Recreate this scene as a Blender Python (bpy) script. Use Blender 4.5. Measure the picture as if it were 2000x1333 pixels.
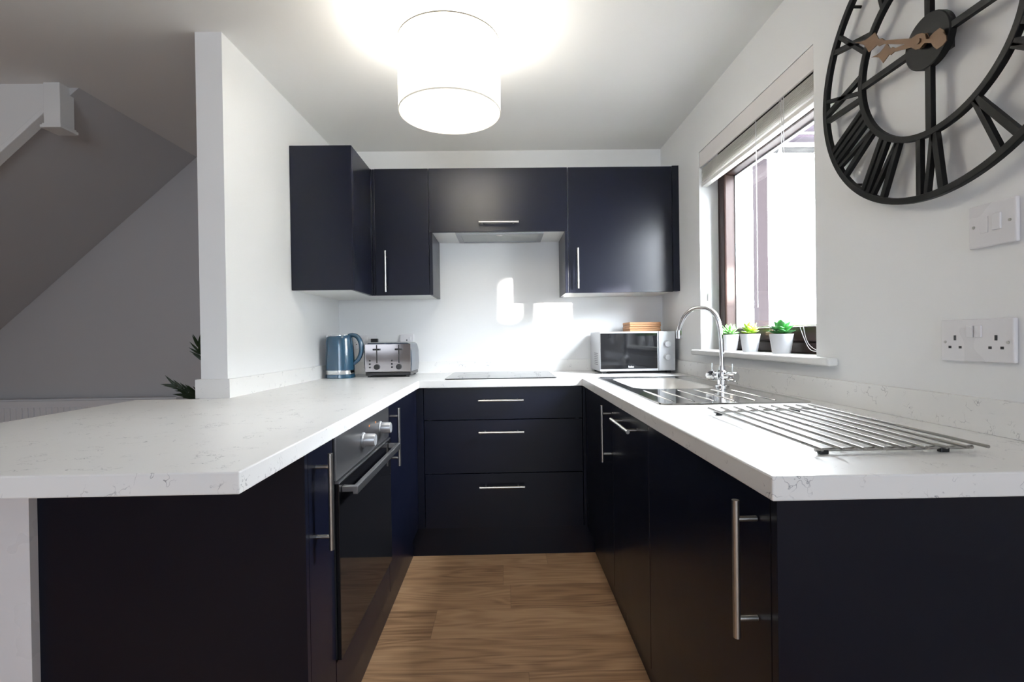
import bpy, bmesh, math, random
from mathutils import Vector, Matrix

for o in list(bpy.data.objects):
    bpy.data.objects.remove(o)
S = bpy.context.scene
COL = S.collection
PI = math.pi

# ------------------------------------------------------------------ camera
cam_d = bpy.data.cameras.new('camera')
cam_d.sensor_width = 36.0
cam_d.lens = 966.79 * 36.0 / 2000.0
cam_d.clip_start = 0.02
cam = bpy.data.objects.new('camera', cam_d)
COL.objects.link(cam)
cr = Vector((0.99975743, -0.01638789, -0.01471489))
cu = Vector((0.01481753, 0.00615948, 0.99987124))
cf = Vector((0.01629515, 0.99984674, -0.00640082))
M = Matrix.Identity(4)
for i in range(3):
    M[i][0] = cr[i]; M[i][1] = cu[i]; M[i][2] = -cf[i]
M[2][3] = 1.142
cam.matrix_world = M
S.camera = cam

# ------------------------------------------------------------------ world, sun, daylight and assumed lamps
W = bpy.data.worlds.new('world')
S.world = W
W.use_nodes = True
bg = W.node_tree.nodes['Background']
bg.inputs[0].default_value = (0.86, 0.93, 1.0, 1)
bg.inputs[1].default_value = 72.0

sun_d = bpy.data.lights.new('sun', 'SUN')
sun_d.energy = 34.0
sun_d.angle = math.radians(0.9)
sun_d.color = (1.0, 0.95, 0.88)
sun = bpy.data.objects.new('sun', sun_d)
COL.objects.link(sun)
sun.rotation_euler = Vector((0.683, -0.73, 0.08)).to_track_quat('Z', 'Y').to_euler()


def area(name, loc, target, sx, sy, power, color, spread=180):
    l = bpy.data.lights.new(name, 'AREA')
    l.shape = 'RECTANGLE'
    l.size = sx
    l.size_y = sy
    l.energy = power
    l.color = color
    l.spread = math.radians(spread)
    o = bpy.data.objects.new(name, l)
    COL.objects.link(o)
    o.location = loc
    o.rotation_euler = (Vector(loc) - Vector(target)).to_track_quat('Z', 'Y').to_euler()
    return o


# added indoor lamp imitating assumed daylight from behind the camera; no opening there
area('assumed_rear_lamp', (0.10, -2.94, 1.40), (0.10, 0.0, 1.40), 1.45, 1.4, 33.0, (0.76, 0.87, 1.0))
area('added_left_fill', (-2.60, -2.94, 1.52), (-2.60, 0.0, 1.60), 1.5, 1.2, 7.5, (0.84, 0.90, 1.0))  # added fill lamp that brightens the living room side and left ceiling
# portal guiding the sky light through the kitchen window
portal = area('kitchen_window_portal', (1.20, 2.07, 1.58), (0.0, 2.07, 1.58), 0.94, 1.02, 1.0, (1, 1, 1))
portal.data.cycles.is_portal = True

S.view_settings.view_transform = 'Standard'
S.view_settings.look = 'None'
S.view_settings.gamma = 1.0
S.view_settings.exposure = 0.62
S.view_settings.use_curve_mapping = False
S.cycles.use_denoising = True
S.cycles.max_bounces = 12
S.cycles.diffuse_bounces = 7
S.cycles.glossy_bounces = 5
S.cycles.transmission_bounces = 8
S.cycles.transparent_max_bounces = 12
S.cycles.sample_clamp_indirect = 6.0
S.cycles.caustics_reflective = False
S.cycles.caustics_refractive = False


# ------------------------------------------------------------------ materials
def mat(name, base=(0.8, 0.8, 0.8), rough=0.5, metal=0.0, spec=0.5, bump=0.0, bscale=40.0, coat=0.0,
        var=0.0, vscale=8.0, stretch=(1, 1, 1), trans=0.0, emit=None, estr=0.0, sss=0.0):
    m = bpy.data.materials.new(name)
    m.use_nodes = True
    nt = m.node_tree
    b = nt.nodes['Principled BSDF']
    b.inputs['Base Color'].default_value = (*base, 1)
    b.inputs['Roughness'].default_value = rough
    b.inputs['Metallic'].default_value = metal
    b.inputs['Specular IOR Level'].default_value = spec
    b.inputs['Coat Weight'].default_value = coat
    b.inputs['Coat Roughness'].default_value = 0.05
    b.inputs['Transmission Weight'].default_value = trans
    if sss:
        b.inputs['Subsurface Weight'].default_value = sss
        b.inputs['Subsurface Radius'].default_value = (0.01, 0.02, 0.005)
    if emit:
        b.inputs['Emission Color'].default_value = (*emit, 1)
        b.inputs['Emission Strength'].default_value = estr
    tc = nt.nodes.new('ShaderNodeTexCoord')
    mp = nt.nodes.new('ShaderNodeMapping')
    mp.inputs['Scale'].default_value = stretch
    nt.links.new(tc.outputs['Object'], mp.inputs['Vector'])
    n = nt.nodes.new('ShaderNodeTexNoise')
    n.inputs['Scale'].default_value = bscale
    n.inputs['Detail'].default_value = 4
    nt.links.new(mp.outputs[0], n.inputs['Vector'])
    if bump:
        bp = nt.nodes.new('ShaderNodeBump')
        bp.inputs['Strength'].default_value = bump
        bp.inputs['Distance'].default_value = 0.001
        nt.links.new(n.outputs['Fac'], bp.inputs['Height'])
        nt.links.new(bp.outputs[0], b.inputs['Normal'])
    n2 = nt.nodes.new('ShaderNodeTexNoise')
    n2.inputs['Scale'].default_value = vscale
    nt.links.new(mp.outputs[0], n2.inputs['Vector'])
    mr = nt.nodes.new('ShaderNodeMapRange')
    mr.inputs['To Min'].default_value = max(0.0, rough - 0.03)
    mr.inputs['To Max'].default_value = rough + 0.03
    nt.links.new(n2.outputs['Fac'], mr.inputs['Value'])
    nt.links.new(mr.outputs[0], b.inputs['Roughness'])
    if var:
        mx = nt.nodes.new('ShaderNodeMixRGB')
        mx.inputs[1].default_value = (*[c * (1 - var) for c in base], 1)
        mx.inputs[2].default_value = (*[min(1, c * (1 + var)) for c in base], 1)
        nt.links.new(n2.outputs['Fac'], mx.inputs[0])
        nt.links.new(mx.outputs[0], b.inputs['Base Color'])
    return m


def marble(name):
    m = mat(name, (0.80, 0.795, 0.785), 0.30)
    nt = m.node_tree
    b = nt.nodes['Principled BSDF']
    tc = nt.nodes.new('ShaderNodeTexCoord')
    nz = nt.nodes.new('ShaderNodeTexNoise')
    nz.inputs['Scale'].default_value = 5.0
    nz.inputs['Detail'].default_value = 5
    nz.inputs['Roughness'].default_value = 0.65
    nt.links.new(tc.outputs['Object'], nz.inputs['Vector'])
    mixv = nt.nodes.new('ShaderNodeVectorMath')
    mixv.operation = 'MULTIPLY_ADD'
    nt.links.new(nz.outputs['Color'], mixv.inputs[0])
    mixv.inputs[1].default_value = (0.55, 0.55, 0.55)
    nt.links.new(tc.outputs['Object'], mixv.inputs[2])
    vo = nt.nodes.new('ShaderNodeTexVoronoi')
    vo.feature = 'DISTANCE_TO_EDGE'
    vo.inputs['Scale'].default_value = 10.0
    nt.links.new(mixv.outputs[0], vo.inputs['Vector'])
    r = nt.nodes.new('ShaderNodeValToRGB')
    r.color_ramp.elements[0].position = 0.0
    r.color_ramp.elements[0].color = (1, 1, 1, 1)
    r.color_ramp.elements[1].position = 0.022
    r.color_ramp.elements[1].color = (0, 0, 0, 1)
    nt.links.new(vo.outputs['Distance'], r.inputs[0])
    n3 = nt.nodes.new('ShaderNodeTexNoise')
    n3.inputs['Scale'].default_value = 22.0
    n3.inputs['Detail'].default_value = 3
    nt.links.new(tc.outputs['Object'], n3.inputs['Vector'])
    r3 = nt.nodes.new('ShaderNodeValToRGB')
    r3.color_ramp.elements[0].position = 0.525
    r3.color_ramp.elements[1].position = 0.64
    nt.links.new(n3.outputs['Fac'], r3.inputs[0])
    mu = nt.nodes.new('ShaderNodeMath')
    mu.operation = 'MULTIPLY'
    nt.links.new(r.outputs[0], mu.inputs[0])
    nt.links.new(r3.outputs[0], mu.inputs[1])
    mu2 = nt.nodes.new('ShaderNodeMath')
    mu2.operation = 'MULTIPLY'
    mu2.inputs[1].default_value = 0.9
    nt.links.new(mu.outputs[0], mu2.inputs[0])
    cl = nt.nodes.new('ShaderNodeTexNoise')
    cl.inputs['Scale'].default_value = 3.0
    nt.links.new(tc.outputs['Object'], cl.inputs['Vector'])
    c0 = nt.nodes.new('ShaderNodeMixRGB')
    c0.inputs[1].default_value = (0.76, 0.755, 0.745, 1)
    c0.inputs[2].default_value = (0.82, 0.815, 0.805, 1)
    nt.links.new(cl.outputs['Fac'], c0.inputs[0])
    mx = nt.nodes.new('ShaderNodeMixRGB')
    nt.links.new(mu2.outputs[0], mx.inputs[0])
    nt.links.new(c0.outputs[0], mx.inputs[1])
    mx.inputs[2].default_value = (0.20, 0.20, 0.22, 1)
    nt.links.new(mx.outputs[0], b.inputs['Base Color'])
    return m


def oak_floor(name):
    m = bpy.data.materials.new(name)
    m.use_nodes = True
    nt = m.node_tree
    L = nt.links
    b = nt.nodes['Principled BSDF']
    N = nt.nodes.new

    def math_(op, a, bb=None, c=None):
        n = N('ShaderNodeMath')
        n.operation = op
        for i, v in enumerate((a, bb, c)):
            if v is None:
                continue
            if isinstance(v, (int, float)):
                n.inputs[i].default_value = v
            else:
                L.new(v, n.inputs[i])
        return n.outputs[0]
    tc = N('ShaderNodeTexCoord')
    sp = N('ShaderNodeSeparateXYZ')
    L.new(tc.outputs['Object'], sp.inputs[0])
    x, y = sp.outputs[0], sp.outputs[1]
    yr = math_('DIVIDE', math_('ADD', y, 0.12), 0.2)
    row = math_('FLOOR', yr)
    fy = math_('FRACT', yr)
    wn = N('ShaderNodeTexWhiteNoise')
    wn.noise_dimensions = '1D'
    L.new(math_('ADD', row, 7.3), wn.inputs['W'])
    xo = math_('DIVIDE', math_('ADD', x, math_('MULTIPLY', wn.outputs['Value'], 1.25)), 1.25)
    colm = math_('FLOOR', xo)
    fx = math_('FRACT', xo)
    cb = N('ShaderNodeCombineXYZ')
    L.new(row, cb.inputs[0]); L.new(colm, cb.inputs[1])
    wn2 = N('ShaderNodeTexWhiteNoise')
    wn2.noise_dimensions = '2D'
    L.new(cb.outputs[0], wn2.inputs['Vector'])
    # grain coordinates, shifted for each plank
    off = N('ShaderNodeVectorMath'); off.operation = 'MULTIPLY_ADD'
    L.new(wn2.outputs['Color'], off.inputs[0])
    off.inputs[1].default_value = (9, 9, 9)
    L.new(tc.outputs['Object'], off.inputs[2])
    mp = N('ShaderNodeMapping')
    mp.inputs['Scale'].default_value = (0.9, 5.5, 1)
    L.new(off.outputs[0], mp.inputs['Vector'])
    # cathedral grain: contour lines of a smooth noise field
    ns = N('ShaderNodeTexNoise')
    ns.inputs['Scale'].default_value = 1.3
    ns.inputs['Detail'].default_value = 1.5
    ns.inputs['Distortion'].default_value = 0.3
    L.new(mp.outputs[0], ns.inputs['Vector'])
    rings = math_('SINE', math_('MULTIPLY', ns.outputs['Fac'], 80.0))
    mp2 = N('ShaderNodeMapping')
    mp2.inputs['Scale'].default_value = (3.0, 90, 1)
    L.new(off.outputs[0], mp2.inputs['Vector'])
    nf = N('ShaderNodeTexNoise')
    nf.inputs['Scale'].default_value = 1.5
    nf.inputs['Detail'].default_value = 5
    L.new(mp2.outputs[0], nf.inputs['Vector'])
    mp3 = N('ShaderNodeMapping')
    mp3.inputs['Scale'].default_value = (1.6, 5, 1)
    L.new(off.outputs[0], mp3.inputs['Vector'])
    nb = N('ShaderNodeTexNoise')
    nb.inputs['Scale'].default_value = 1.6
    nb.inputs['Detail'].default_value = 3
    L.new(mp3.outputs[0], nb.inputs['Vector'])
    fac = math_('ADD', math_('MULTIPLY', rings, 0.085), math_('MULTIPLY', nf.outputs['Fac'], 0.50))
    fac = math_('ADD', fac, math_('MULTIPLY', nb.outputs['Fac'], 0.45))
    fac = math_('ADD', fac, math_('MULTIPLY', math_('SUBTRACT', wn2.outputs['Value'], 0.5), 0.20))
    ramp = N('ShaderNodeValToRGB')
    e = ramp.color_ramp.elements
    e[0].position = 0.22; e[0].color = (0.22, 0.115, 0.058, 1)
    e[1].position = 0.75; e[1].color = (0.58, 0.365, 0.21, 1)
    e2 = ramp.color_ramp.elements.new(0.48); e2.color = (0.43, 0.255, 0.138, 1)
    L.new(fac, ramp.inputs[0])
    # dark knots
    vk = N('ShaderNodeTexVoronoi')
    vk.inputs['Scale'].default_value = 1.35
    mpk = N('ShaderNodeMapping')
    mpk.inputs['Scale'].default_value = (1.0, 2.2, 1)
    L.new(off.outputs[0], mpk.inputs['Vector'])
    L.new(mpk.outputs[0], vk.inputs['Vector'])
    rk = N('ShaderNodeValToRGB')
    rk.color_ramp.elements[0].position = 0.015; rk.color_ramp.elements[0].color = (0.35, 0.35, 0.35, 1)
    rk.color_ramp.elements[1].position = 0.10; rk.color_ramp.elements[1].color = (1, 1, 1, 1)
    L.new(vk.outputs['Distance'], rk.inputs[0])
    kk = N('ShaderNodeMixRGB'); kk.blend_type = 'MULTIPLY'; kk.inputs[0].default_value = 1
    L.new(ramp.outputs[0], kk.inputs[1]); L.new(rk.outputs[0], kk.inputs[2])
    # joints
    ey = math_('MINIMUM', fy, math_('SUBTRACT', 1.0, fy))
    ex = math_('MULTIPLY', math_('MINIMUM', fx, math_('SUBTRACT', 1.0, fx)), 6.25)
    ed = math_('MINIMUM', ex, ey)
    seam = math_('LESS_THAN', ed, 0.007)
    sm = N('ShaderNodeMixRGB'); sm.blend_type = 'MIX'
    L.new(math_('MULTIPLY', seam, 0.35), sm.inputs[0])
    L.new(kk.outputs[0], sm.inputs[1])
    sm.inputs[2].default_value = (0.09, 0.055, 0.035, 1)
    L.new(sm.outputs[0], b.inputs['Base Color'])
    b.inputs['Roughness'].default_value = 0.42
    bp = N('ShaderNodeBump')
    bp.inputs['Strength'].default_value = 0.15
    bp.inputs['Distance'].default_value = 0.0006
    L.new(nf.outputs['Fac'], bp.inputs['Height'])
    L.new(bp.outputs[0], b.inputs['Normal'])
    return m


def wood(name, c1, c2, rough=0.5, stretch=(6, 60, 60), scale=1.5):
    m = mat(name, c1, rough)
    nt = m.node_tree
    tc = nt.nodes.new('ShaderNodeTexCoord')
    mp = nt.nodes.new('ShaderNodeMapping')
    mp.inputs['Scale'].default_value = stretch
    nt.links.new(tc.outputs['Object'], mp.inputs['Vector'])
    n = nt.nodes.new('ShaderNodeTexNoise')
    n.inputs['Scale'].default_value = scale
    n.inputs['Detail'].default_value = 5
    nt.links.new(mp.outputs[0], n.inputs['Vector'])
    mx = nt.nodes.new('ShaderNodeMixRGB')
    nt.links.new(n.outputs['Fac'], mx.inputs[0])
    mx.inputs[1].default_value = (*c1, 1)
    mx.inputs[2].default_value = (*c2, 1)
    nt.links.new(mx.outputs[0], nt.nodes['Principled BSDF'].inputs['Base Color'])
    return m


def pane_glass(name, tint=(0.98, 0.98, 0.98)):
    m = bpy.data.materials.new(name)
    m.use_nodes = True
    nt = m.node_tree
    out = nt.nodes['Material Output']
    nt.nodes.remove(nt.nodes['Principled BSDF'])
    t = nt.nodes.new('ShaderNodeBsdfTransparent')
    t.inputs[0].default_value = (*tint, 1)
    g = nt.nodes.new('ShaderNodeBsdfGlossy')
    g.inputs['Roughness'].default_value = 0.01
    fr = nt.nodes.new('ShaderNodeFresnel')
    fr.inputs['IOR'].default_value = 1.45
    mx = nt.nodes.new('ShaderNodeMixShader')
    ge = nt.nodes.new('ShaderNodeNewGeometry')
    sb = nt.nodes.new('ShaderNodeMath'); sb.operation = 'SUBTRACT'; sb.inputs[0].default_value = 1.0
    nt.links.new(ge.outputs['Backfacing'], sb.inputs[1])
    mu = nt.nodes.new('ShaderNodeMath'); mu.operation = 'MULTIPLY'
    nt.links.new(fr.outputs[0], mu.inputs[0])
    nt.links.new(sb.outputs[0], mu.inputs[1])
    nt.links.new(mu.outputs[0], mx.inputs[0])
    nt.links.new(t.outputs[0], mx.inputs[1])
    nt.links.new(g.outputs[0], mx.inputs[2])
    nt.links.new(mx.outputs[0], out.inputs['Surface'])
    return m


def shade_mat(name, estr):
    m = bpy.data.materials.new(name)
    m.use_nodes = True
    nt = m.node_tree
    out = nt.nodes['Material Output']
    nt.nodes.remove(nt.nodes['Principled BSDF'])
    d = nt.nodes.new('ShaderNodeBsdfDiffuse')
    d.inputs[0].default_value = (0.86, 0.85, 0.80, 1)
    t = nt.nodes.new('ShaderNodeBsdfTranslucent')
    t.inputs[0].default_value = (0.90, 0.88, 0.82, 1)
    mx = nt.nodes.new('ShaderNodeMixShader')
    mx.inputs[0].default_value = 0.78
    nt.links.new(d.outputs[0], mx.inputs[1])
    nt.links.new(t.outputs[0], mx.inputs[2])
    e = nt.nodes.new('ShaderNodeEmission')
    e.inputs[0].default_value = (1.0, 0.975, 0.93, 1)
    e.inputs[1].default_value = estr
    ad = nt.nodes.new('ShaderNodeAddShader')
    nt.links.new(mx.outputs[0], ad.inputs[0])
    nt.links.new(e.outputs[0], ad.inputs[1])
    nt.links.new(ad.outputs[0], out.inputs['Surface'])
    return m


WALL = mat('wall_paint', (0.80, 0.805, 0.81), 0.55, bump=0.12, bscale=120)
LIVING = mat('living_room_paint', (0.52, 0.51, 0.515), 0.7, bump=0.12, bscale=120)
CEIL = mat('ceiling_paint', (0.78, 0.775, 0.765), 0.8, bump=0.1, bscale=90)
GLOSSW = mat('white_gloss_paint', (0.78, 0.78, 0.77), 0.25)
MARBLE = marble('marbled_laminate')
FLOOR = oak_floor('oak_laminate')
NAVY = mat('navy_laminate', (0.0019, 0.0028, 0.0092), 0.30, spec=0.30, bump=0.03, bscale=260)
CARC = mat('white_melamine', (0.74, 0.74, 0.72), 0.4)
STEEL = mat('brushed_steel', (0.50, 0.49, 0.47), 0.30, metal=1.0, bump=0.05, bscale=30, stretch=(1, 1, 30))
RACKM = mat('rack_wire', (0.33, 0.32, 0.30), 0.28, metal=1.0)
STEELD = mat('oven_steel', (0.30, 0.30, 0.31), 0.34, metal=1.0)
CHROME = mat('chrome', (0.80, 0.81, 0.83), 0.05, metal=1.0)
SINKM = mat('polished_sink_steel', (0.58, 0.57, 0.55), 0.10, metal=1.0)
BOWLM = mat('brushed_bowl_steel', (0.62, 0.60, 0.57), 0.35, metal=1.0)
BGLASS = mat('black_glass', (0.006, 0.006, 0.007), 0.05, spec=0.6)
BLACKP = mat('black_plastic', (0.012, 0.012, 0.013), 0.4)
IRON = mat('black_iron', (0.0045, 0.0045, 0.0048), 0.5, spec=0.16, bump=0.2, bscale=200)
TFRONT = mat('polished_toaster_steel', (0.42, 0.41, 0.42), 0.08, metal=1.0)
BRONZE = mat('aged_copper', (0.105, 0.060, 0.031), 0.5, metal=0.5, var=0.25, vscale=40)
BROWN = mat('brown_window_frame', (0.020, 0.009, 0.007), 0.5, spec=0.2, var=0.2, vscale=10, stretch=(30, 30, 1))
PLASTIC = mat('white_plastic', (0.74, 0.73, 0.75), 0.28)
POT = mat('white_pot', (0.78, 0.79, 0.82), 0.45)
SOIL = mat('dark_soil', (0.03, 0.02, 0.012), 0.9, bump=1.0, bscale=90)
KBLUE = mat('blue_kettle_gloss', (0.019, 0.063, 0.110), 0.18, coat=0.6)
TOASTB = mat('slate_blue_metal', (0.030, 0.048, 0.078), 0.25, metal=0.3, coat=0.4)
SILVER = mat('silver_paint', (0.50, 0.51, 0.53), 0.35, metal=0.55)
GLASS = pane_glass('window_glass')
SLAT = mat('cream_slat', (0.78, 0.76, 0.73), 0.5)
VAL = mat('pale_pelmet', (0.72, 0.69, 0.68), 0.45)
COAST = wood('bamboo', (0.34, 0.15, 0.06), (0.50, 0.26, 0.11))
LEAFA = mat('pale_green_leaf', (0.20, 0.50, 0.13), 0.4, var=0.35, vscale=30, sss=0.1)
LEAFB = mat('lime_leaf', (0.27, 0.46, 0.03), 0.4, var=0.35, vscale=30, sss=0.1)
LEAFC = mat('deep_green_leaf', (0.045, 0.24, 0.05), 0.35, var=0.35, vscale=30, sss=0.1)
PALM = mat('dark_palm_leaf', (0.018, 0.035, 0.012), 0.45, var=0.4, vscale=20)
RADI = mat('radiator_enamel', (0.74, 0.73, 0.74), 0.35)
SHADE = shade_mat('lamp_fabric', 0.7)
TRIMT = mat('shade_top_trim', (0.24, 0.22, 0.18), 0.8, spec=0.1)
TRIMF = mat('shade_trim', (0.55, 0.52, 0.46), 0.7, emit=(1.0, 0.95, 0.84), estr=0.18)
RENDER_W = mat('white_render', (0.85, 0.86, 0.87), 0.9, bump=0.5, bscale=60)
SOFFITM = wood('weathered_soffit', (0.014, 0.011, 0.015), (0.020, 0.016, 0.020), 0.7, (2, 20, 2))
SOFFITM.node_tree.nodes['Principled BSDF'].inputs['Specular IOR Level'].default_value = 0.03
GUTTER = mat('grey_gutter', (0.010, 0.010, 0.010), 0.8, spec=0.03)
POSTM = mat('brown_grey_post', (0.007, 0.0055, 0.006), 0.8, spec=0.03)
FENCE = wood('added_fence_board', (0.58, 0.58, 0.56), (0.68, 0.68, 0.66), 0.8, (2, 2, 20))  # pale so the added fence bounces sky light into the window
GRASS = mat('garden_ground', (0.13, 0.125, 0.12), 0.95, var=0.3, vscale=6)
ORANGE = mat('orange_mark', (0.6, 0.18, 0.03), 0.5)
GREYP = mat('grey_plastic', (0.10, 0.10, 0.11), 0.4)
LOGO = mat('silver_lettering', (0.55, 0.55, 0.57), 0.4)
FILTER = mat('hood_filter', (0.34, 0.35, 0.34), 0.4, metal=0.6, bump=0.8, bscale=400)


# ------------------------------------------------------------------ mesh helpers
class MB:
    def __init__(self):
        self.bm = bmesh.new()

    def face(self, pts):
        vs = [self.bm.verts.new(p) for p in pts]
        return self.bm.faces.new(vs)

    def box(self, x0, x1, y0, y1, z0, z1):
        if x0 > x1: x0, x1 = x1, x0
        if y0 > y1: y0, y1 = y1, y0
        if z0 > z1: z0, z1 = z1, z0
        v = [self.bm.verts.new((x, y, z)) for z in (z0, z1) for y in (y0, y1) for x in (x0, x1)]
        for f in ((0, 2, 3, 1), (4, 5, 7, 6), (0, 1, 5, 4), (2, 6, 7, 3), (0, 4, 6, 2), (1, 3, 7, 5)):
            self.bm.faces.new([v[i] for i in f])
        return self

    def obox(self, c, ax, ay, az, hx, hy, hz):
        """box with its own axes"""
        c = Vector(c); ax = Vector(ax).normalized(); ay = Vector(ay).normalized(); az = Vector(az).normalized()
        v = [self.bm.verts.new(c + ax * hx * sx + ay * hy * sy + az * hz * sz)
             for sz in (-1, 1) for sy in (-1, 1) for sx in (-1, 1)]
        for f in ((0, 2, 3, 1), (4, 5, 7, 6), (0, 1, 5, 4), (2, 6, 7, 3), (0, 4, 6, 2), (1, 3, 7, 5)):
            self.bm.faces.new([v[i] for i in f])
        return self

    def tube(self, pts, r, seg=12, cap=True):
        pts = [Vector(p) for p in pts]
        n = len(pts)
        rs = r if isinstance(r, (list, tuple)) else [r] * n
        rings = []
        prev = None
        for i in range(n):
            if i == 0: t = pts[1] - pts[0]
            elif i == n - 1: t = pts[-1] - pts[-2]
            else: t = (pts[i + 1] - pts[i]).normalized() + (pts[i] - pts[i - 1]).normalized()
            t.normalize()
            if prev is None:
                a = Vector((0, 0, 1)) if abs(t.z) < 0.9 else Vector((1, 0, 0))
                u = t.cross(a).normalized()
            else:
                u = (prev - t * prev.dot(t)).normalized()
            prev = u
            w = t.cross(u)
            rings.append([self.bm.verts.new(pts[i] + (u * math.cos(2 * PI * k / seg) + w * math.sin(2 * PI * k / seg)) * rs[i])
                          for k in range(seg)])
        for i in range(n - 1):
            for k in range(seg):
                k2 = (k + 1) % seg
                self.bm.faces.new((rings[i][k], rings[i][k2], rings[i + 1][k2], rings[i + 1][k]))
        if cap:
            self.bm.faces.new(rings[0][::-1])
            self.bm.faces.new(rings[-1])
        return self

    def lathe(self, prof, c=(0, 0, 0), seg=40, axis=(0, 0, 1), close=False):
        c = Vector(c)
        az = Vector(axis).normalized()
        a = Vector((0, 0, 1)) if abs(az.z) < 0.9 else Vector((1, 0, 0))
        u = az.cross(a).normalized(); w = az.cross(u)
        rings = []
        for (r, h) in prof:
            if r < 1e-6:
                rings.append([self.bm.verts.new(c + az * h)])
            else:
                rings.append([self.bm.verts.new(c + az * h + (u * math.cos(2 * PI * k / seg) + w * math.sin(2 * PI * k / seg)) * r)
                              for k in range(seg)])
        m = len(rings)
        for i in range(m if close else m - 1):
            A, B = rings[i], rings[(i + 1) % m]
            for k in range(seg):
                k2 = (k + 1) % seg
                if len(A) == 1 and len(B) == 1: continue
                if len(A) == 1: self.bm.faces.new((A[0], B[k], B[k2]))
                elif len(B) == 1: self.bm.faces.new((A[k], A[k2], B[0]))
                else: self.bm.faces.new((A[k], A[k2], B[k2], B[k]))
        return self

    def prism(self, poly, depth, to3):
        """poly: list of 2D points; to3(u, v, d) maps to 3D, d in {0, depth}"""
        a = [self.bm.verts.new(to3(u, v, 0)) for u, v in poly]
        b = [self.bm.verts.new(to3(u, v, depth)) for u, v in poly]
        self.bm.faces.new(a[::-1]); self.bm.faces.new(b)
        n = len(poly)
        for i in range(n):
            j = (i + 1) % n
            self.bm.faces.new((a[i], a[j], b[j], b[i]))
        return self

    def ring(self, c, ro, ri, x0, x1, seg=96, sy=1.0):
        """flat ring in the YZ plane"""
        cy, cz = c
        L = []
        for (r, x) in ((ro, x0), (ri, x0), (ri, x1), (ro, x1)):
            L.append([self.bm.verts.new((x, cy + r * sy * math.cos(2 * PI * k / seg), cz + r * math.sin(2 * PI * k / seg)))
                      for k in range(seg)])
        for i in range(4):
            A, B = L[i], L[(i + 1) % 4]
            for k in range(seg):
                k2 = (k + 1) % seg
                self.bm.faces.new((A[k], A[k2], B[k2], B[k]))
        return self

    def build(self, name, material, parent=None, bevel=0.0, smooth=False, bseg=2, sub=0):
        bmesh.ops.recalc_face_normals(self.bm, faces=self.bm.faces)
        me = bpy.data.meshes.new(name)
        self.bm.to_mesh(me)
        self.bm.free()
        me.materials.append(material)
        o = bpy.data.objects.new(name, me)
        COL.objects.link(o)
        if smooth:
            for p in me.polygons:
                p.use_smooth = True
            if smooth != 'all':
                try:
                    me.set_sharp_from_angle(angle=math.radians(40))
                except Exception:
                    pass
        if bevel:
            b = o.modifiers.new('bevel', 'BEVEL')
            b.width = bevel
            b.segments = bseg
            b.limit_method = 'ANGLE'
            b.angle_limit = math.radians(40)
        if sub:
            s = o.modifiers.new('sub', 'SUBSURF')
            s.levels = sub; s.render_levels = sub
        if parent is not None:
            adopt(o, parent)
        return o


def adopt(o, parent):
    o.parent = parent
    # every thing's Empty is unrotated; world position = sum of the ancestors' locations
    loc = Vector((0, 0, 0)); p = parent
    while p is not None:
        loc += p.location; p = p.parent
    if parent.type == 'MESH':
        o.matrix_parent_inverse = Matrix.Identity(4)
        o.location = o.location - (loc)
    else:
        o.location = o.location - loc


def tag(o, label=None, cat=None, group=None, kind=None):
    if label: o['label'] = label
    if cat: o['category'] = cat
    if group: o['group'] = group
    if kind: o['kind'] = kind
    return o


def thing(name, label, cat, loc=(0, 0, 0), group=None, kind=None):
    o = bpy.data.objects.new(name, None)
    o.empty_display_size = 0.05
    COL.objects.link(o)
    o.location = loc
    return tag(o, label, cat, group, kind)


def struct(o, label=None, cat=None):
    o['kind'] = 'structure'
    if label: o['label'] = label
    if cat: o['category'] = cat
    return o


def box(name, m, parent, x0, x1, y0, y1, z0, z1, bevel=0.0):
    return MB().box(x0, x1, y0, y1, z0, z1).build(name, m, parent, bevel=bevel)


# ------------------------------------------------------------------ key dimensions
H = 2.337            # ceiling
DW = 3.162           # kitchen back wall
XR = 1.020           # right wall
HW = 0.926           # worktop top
TW = 0.038
def XL(y): return -1.0419 + 0.0227 * (y - 3.162)     # kitchen side of the partition wall, a touch out of square
YP = 1.931           # end of the partition wall
LB = 3.230           # living room back wall
WY0, WY1, WZ0, WZ1 = 1.600, 2.545, 1.067, 2.085      # window opening

# ------------------------------------------------------------------ room shell
struct(box('floor', FLOOR, None, -4.6, 1.3, -3.1, 3.4, -0.10, 0.0), 'brown oak plank floor of kitchen and living room', 'floor')
struct(box('ceiling', CEIL, None, -4.6, 1.3, -3.1, 3.4, H, H + 0.1), 'plain white ceiling over kitchen and living room', 'ceiling')
struct(box('wall_back', WALL, None, -1.06, XR + 0.01, DW, DW + 0.12, 0, H), 'white back wall of the kitchen behind hob', 'wall')
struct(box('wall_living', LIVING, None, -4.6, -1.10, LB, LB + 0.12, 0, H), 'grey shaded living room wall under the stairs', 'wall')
m = MB()                                                # right wall with the window opening
T = 0.26
m.box(XR, XR + T, -3.1, WY0, 0, H)
m.box(XR, XR + T, WY1, DW + 0.12, 0, H)
m.box(XR, XR + T, WY0, WY1, 0, WZ0)
m.box(XR, XR + T, WY0, WY1, WZ1, H)
struct(m.build('wall_right', WALL), 'white wall with the window and black clock', 'wall')
m = MB()                                                # partition wall between kitchen and living room
poly = [(-1.1715, YP), (XL(YP), YP), (XL(DW), DW + 0.1), (-1.1715, DW + 0.1)]
m.prism(poly, H, lambda u, v, d: (u, v, d))
struct(m.build('wall_left', WALL), 'white partition wall ending in a narrow pillar face', 'wall')
struct(box('wall_partition', PLASTIC, None, -1.176, -1.064, 1.118, YP, 0, HW - TW), 'pale half height wall carrying the left worktop', 'wall')
m = MB().box(-4.6, XR + 0.01, -3.1, -3.0, 0, H)
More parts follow.
